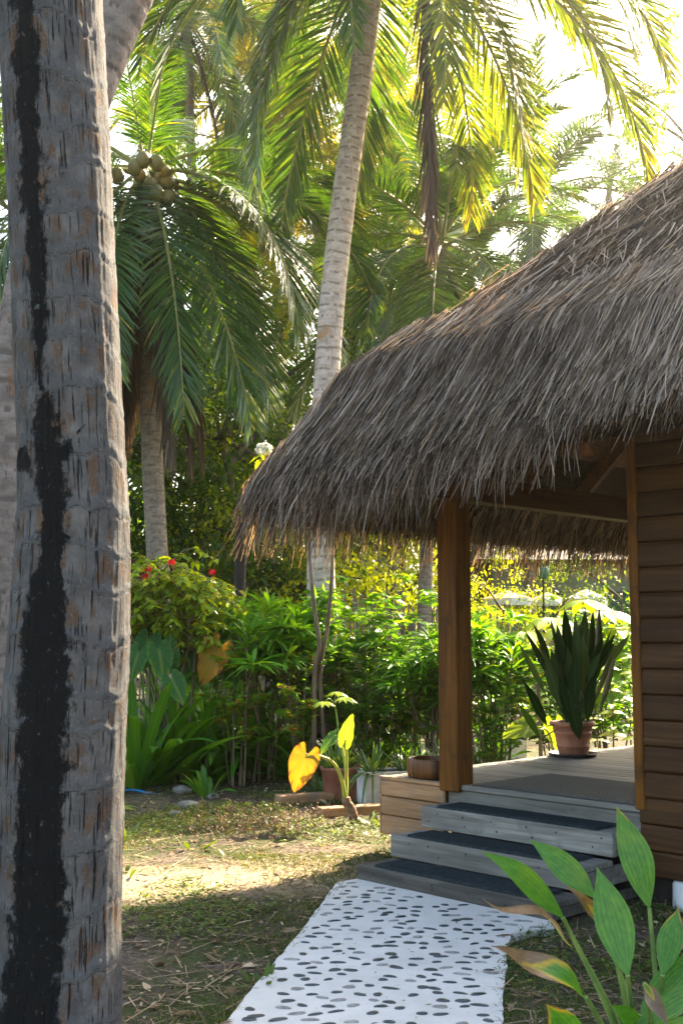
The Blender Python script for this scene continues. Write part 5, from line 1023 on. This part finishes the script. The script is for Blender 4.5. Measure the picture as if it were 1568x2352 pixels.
for q in range(4): u = gd.uniform(.3, 1, nd); a2 = gd.uniform(0, 6.28, nd); ribbons(lb, np.c_[bx+np.cos(a)*.3*hh*u, by+np.sin(a)*.3*hh*u, hh*u*.95], np.c_[np.cos(a2), np.sin(a2), gd.uniform(-.8, .2, nd)], gd.normal(0, .4, (nd, 3))+[0, 0, 1], gd.uniform(.018, .04, nd), .016, 2, 'ovate', .3, .2, gd.uniform(.1, .7, nd))
tag(obj('dry_weeds', lb, M['litter'], kind='stuff'), 'dry brown withered weeds standing on the lawn below the planks', 'weeds')

# ---- foreground plant at the right
def fore_mat():
    k = NT('foreground_leaf'); uv = k.uv(); sx = k.n('SeparateXYZ', {0: uv}); ax = k.math('ABSOLUTE', sx.outputs[0]); ob = k.obj()
    st = k.math('SINE', k.math('MULTIPLY', ax, 21.)); nz = k.noise(k.mapv(uv, (2, 9, 1)), 1, 3)
    base = k.mix(k.mr(k.math('ADD', k.math('MULTIPLY', st, .10), nz), .2, .9), (.035, .14, .012), (.10, .26, .022)); base = k.mix(k.mr(ax, 0, .14, .5, 0), base, (.03, .15, .015))
    base = k.mix(k.mr(k.noise(ob, 6, 2), .5, .75, 0, .5), base, (.16, .27, .02))
    dry = k.math('ADD', k.math('ADD', k.math('MULTIPLY', sx.outputs[1], .75), k.math('MULTIPLY', ax, .30)), k.math('ADD', k.math('MULTIPLY', k.noise(ob, 17, 4, .6), .45), k.math('SUBTRACT', k.math('MULTIPLY', k.attr(), 1.1), .65)))
    base = k.mix(k.mr(dry, .80, .93), base, (.34, .26, .02)); br = k.mix(k.noise(ob, 50, 4, .7), (.045, .026, .014), (.24, .165, .105)); base = k.mix(k.mr(dry, .93, 1.0), base, br)
    h = k.math('MULTIPLY', st, .35); p = k.pbr(base, .38, k.bump(h, .25, .004), .5); t = k.n('BsdfTranslucent', {0: k.mix(1.0, base, (1.35, 1.25, .35), 'MULTIPLY')}).outputs[0]
    return k.done(k.n('MixShader', {0: .38, 1: p, 2: t}).outputs[0])
M['fore'] = fore_mat()
fbp = A(1500, 2640, 3.35); fbp[2] = 0
fpz = thing('ginger_lily_plant', 'broad leaved lily plant in the near right corner with browned leaf tips', 'plant', fbp)
FL = [  # blade joint px, tip px, depth at joint, depth at tip, width(m), dry, facing
 ((1292, 2108), (1093, 1938), 3.3, 3.15, .092, .12, (-.2, -1, .75)), ((1365, 2062), (1203, 1915), 3.55, 3.6, .10, .14, (-.3, -1, .55)), ((1440, 2240), (1362, 1958), 3.1, 3.2, .125, .08, (-.15, -1, .15)), ((1490, 2085), (1405, 1818), 3.45, 3.5, .13, .36, (.2, -1, .25)),
 ((1325, 2170), (1090, 2060), 3.35, 3.0, .055, .98, (0, -.6, 1)), ((1400, 2140), (1292, 2022), 3.3, 3.2, .045, .9, (-.4, -1, .5)), ((1345, 2290), (1108, 2168), 3.0, 2.85, .09, .80, (-.1, -.8, .9)), ((1520, 2240), (1562, 2065), 3.2, 3.3, .085, .45, (-.3, -1, .2)),
 ((1330, 2420), (1245, 2290), 2.9, 2.85, .10, .5, (-.2, -1, .4)), ((1480, 2390), (1395, 2300), 3.2, 3.0, .07, .3, (-.2, -1, .5)), ((1470, 2330), (1640, 2160), 3.2, 3.25, .1, .35, (-.2, -.6, .9)), ((1440, 2380), (1700, 2240), 3.1, 3.1, .09, .4, (0, -.5, 1)), ((1450, 2420), (1640, 2330), 2.95, 2.9, .09, .3, (0, -.5, 1)),
 ((1545, 2200), (1600, 2080), 3.3, 3.4, .06, .95, (-.4, -1, .2)), ((1480, 2260), (1530, 2350), 3.0, 2.9, .05, .98, (-.4, -1, .2))]
for i, ((jx, jy), (tx, ty_), Y0, Y1, wd, dry, nor) in enumerate(FL):
    j = A(jx, jy, Y0)-fbp; e = A(tx, ty_, Y1)-fbp; d = e-j; L = np.linalg.norm(d); dr = .16 if d[2] > 0 else .10; d = nrm(d+np.array([0, 0, dr*L])); lb = MB()
    ribbons(lb, j, d, nor, L*1.03, wd*.8, 22, 'point', dr, .22 if dry < .8 else .5, dry, wave=.006 if dry < .8 else .03); obj('leaf', lb, M['fore'], fpz)
    r0 = np.array([R(-.06, .06), R(-.05, .05), 0]); stalk(fpz, [r0, r0*.4+j*.55*np.array([.75, .75, 1.05]), j-nrm(d)*.0], .011, .006, M['green_stem'], 18)
lb = MB(); ribbons(lb, A(1600, 1905, 4.2), [-.8, 0, .1], [0, -1, .4], .16, .03, 6, 'lance', .1, .2, .2)

# ================================================================== GROUND COVER
def scatter(n, x0, x1, y0, y1, seed, nearbias=1.0):
    g = np.random.default_rng(seed); y = y0+(y1-y0)*g.uniform(0, 1, n)**nearbias; x = g.uniform(x0, x1, n)*(.35+.65*y/y1); ok = ~path_inside(x, y) & ~hut_in(x, y, .03); return x[ok], y[ok], g
x, y, g = scatter(190000, -6.5, 4.0, 3.6, 13.5, 61, 1.5); dn = fbm(np.c_[x*.9, y*.9, 0*x+7], 4)-.10*np.exp(-((y-7.55-.25*x)/.6)**2)*(x > -3); ok = dn+g.normal(0, .06, len(x)) > .45; x, y, dn = x[ok], y[ok], dn[ok]; n = len(x)
gb = MB(); a = g.uniform(0, 6.28, n); e = g.uniform(.35, 1.3, n); ribbons(gb, np.c_[x, y, gz(x, y)-.004], np.c_[np.cos(a)*np.cos(e), np.sin(a)*np.cos(e), np.sin(e)], g.normal(0, 1, (n, 3)), g.uniform(.03, .09, n)*(.6+1.0*np.clip(dn-.4, 0, .3)/.2), g.uniform(.003, .006, n), 2, 'blade', .4, 0, np.clip(g.normal(.42, .24, n)+.35*(fbm(np.c_[x*2, y*2, 0*x], 2)-.5), 0, 1))
tag(obj('grass', gb, M['grass'], kind='stuff'), 'thin patchy grass growing over the lawn', 'grass')
pd = np.array(PATH); xe, ye = [], []; ge = np.random.default_rng(70)
for (x0, y0), (x1, y1) in zip(PATH, PATH[1:]):
    m_ = int(np.hypot(x1-x0, y1-y0)*240); t_ = ge.uniform(0, 1, m_); xe.append(x0+(x1-x0)*t_+ge.normal(0, .022, m_)); ye.append(y0+(y1-y0)*t_+ge.normal(0, .022, m_))
xe, ye = np.concatenate(xe), np.concatenate(ye); ok = (vnoise(np.c_[xe*3, ye*3, 0*xe]) > .42) & ~hut_in(xe, ye, .01) & (ye > 3); xe, ye = xe[ok], ye[ok]; n = len(xe); a = ge.uniform(0, 6.28, n); e = ge.uniform(.3, 1.2, n); gb = MB()
ribbons(gb, np.c_[xe, ye, 0*xe+.004], np.c_[np.cos(a)*np.cos(e), np.sin(a)*np.cos(e), np.sin(e)], ge.normal(0, 1, (n, 3)), ge.uniform(.03, .085, n), ge.uniform(.003, .006, n), 2, 'blade', .5, 0, np.clip(ge.normal(.45, .24, n), 0, 1))
tag(obj('edge_grass', gb, M['grass'], kind='stuff'), 'grass blades growing over the path edges', 'grass')
x, y, g = scatter(30000, -6.5, 4.0, 3.8, 13.0, 62, 1.05); dn = fbm(np.c_[x*1.1, y*1.1, 0*x+27], 4)-.2*np.exp(-((y-7.55-.25*x)/.65)**2)*(x > -3); ok = dn+g.normal(0, .05, len(x))+.10*(y > 8.9) > .53; x, y = x[ok], y[ok]; n = len(x); wb = MB()
for q in range(5):
    a = g.uniform(0, 6.28, n); hh = g.uniform(.008, .05, n); ribbons(wb, np.c_[x+g.normal(0, .015, n), y+g.normal(0, .015, n), gz(x, y)+hh], np.c_[np.cos(a), np.sin(a), g.uniform(-.1, .6, n)], np.array([0, 0, 1.])+g.normal(0, .3, (n, 3)), g.uniform(.018, .042, n), g.uniform(.011, .022, n), 2, 'ovate', .2, .1, np.clip(g.normal(.5, .22, n), 0, 1))
tag(obj('ground_cover', wb, M['weed'], kind='stuff'), 'small round leaved weeds creeping over the lawn', 'ground cover')
x, y, g = scatter(20000, -6.5, 4.0, 3.8, 13.0, 63, 1.4); n = len(x); lt = MB(); a = g.uniform(0, 6.28, n); big = g.random(n) < .05
ribbons(lt, np.c_[x, y, gz(x, y)+g.uniform(.004, .02, n)], np.c_[np.cos(a), np.sin(a), g.uniform(-.1, .25, n)], np.array([0, 0, 1.])+g.normal(0, .45, (n, 3)), np.where(big, g.uniform(.06, .13, n), g.uniform(.015, .05, n)), np.where(big, g.uniform(.02, .05, n), g.uniform(.004, .016, n)), 3, 'ovate', g.uniform(-.1, .2, n), .25, np.clip(g.normal(.5, .25, n), 0, 1))
n2 = 4500; i = g.integers(0, n, n2); a = g.uniform(0, 6.28, n2); ribbons(lt, np.c_[x[i], y[i], gz(x[i], y[i])+.012], np.c_[np.cos(a), np.sin(a), g.normal(0, .06, n2)], np.array([0, 0, 1.]), g.uniform(.08, .3, n2), g.uniform(.003, .008, n2), 3, 'straw', .0, 0, np.clip(g.normal(.55, .2, n2), 0, 1))
n3 = 150; u = g.uniform(0, 1, n3); py_ = 4.2+3.2*u**1.2; px_ = g.uniform(-.75, 1.0, n3); ok = path_inside(px_, py_); px_, py_ = px_[ok], py_[ok]; n3 = len(px_); a = g.uniform(0, 6.28, n3)
ribbons(lt, np.c_[px_, py_, np.full(n3, .024)], np.c_[np.cos(a), np.sin(a), 0*a+.02], np.array([0, 0, 1.])+g.normal(0, .3, (n3, 3)), g.uniform(.008, .04, n3), g.uniform(.003, .01, n3), 3, 'ovate', 0., .2, np.clip(g.normal(.4, .25, n3), 0, 1))
tag(obj('leaf_litter', lt, M['litter'], kind='stuff'), 'dry fallen leaves and twigs scattered over the lawn', 'leaf litter')

# ================================================================== HAZE
hm = bpy.data.materials.new('haze'); hm.use_nodes = True; ht = hm.node_tree; ht.nodes.clear(); ho = ht.nodes.new('ShaderNodeOutputMaterial'); hv = ht.nodes.new('ShaderNodeVolumePrincipled')
hv.inputs['Color'].default_value = (.97, .96, .93, 1); hv.inputs['Density'].default_value = .0006; hv.inputs['Anisotropy'].default_value = .88; ht.links.new(hv.outputs[0], ho.inputs['Volume'])
hb = MB(); box(hb, -70, 70, -10, 80, -1.5, 30, .5); tag(obj('haze', hb, hm, kind='stuff'), 'thin sunlit haze hanging between the palms', 'haze')
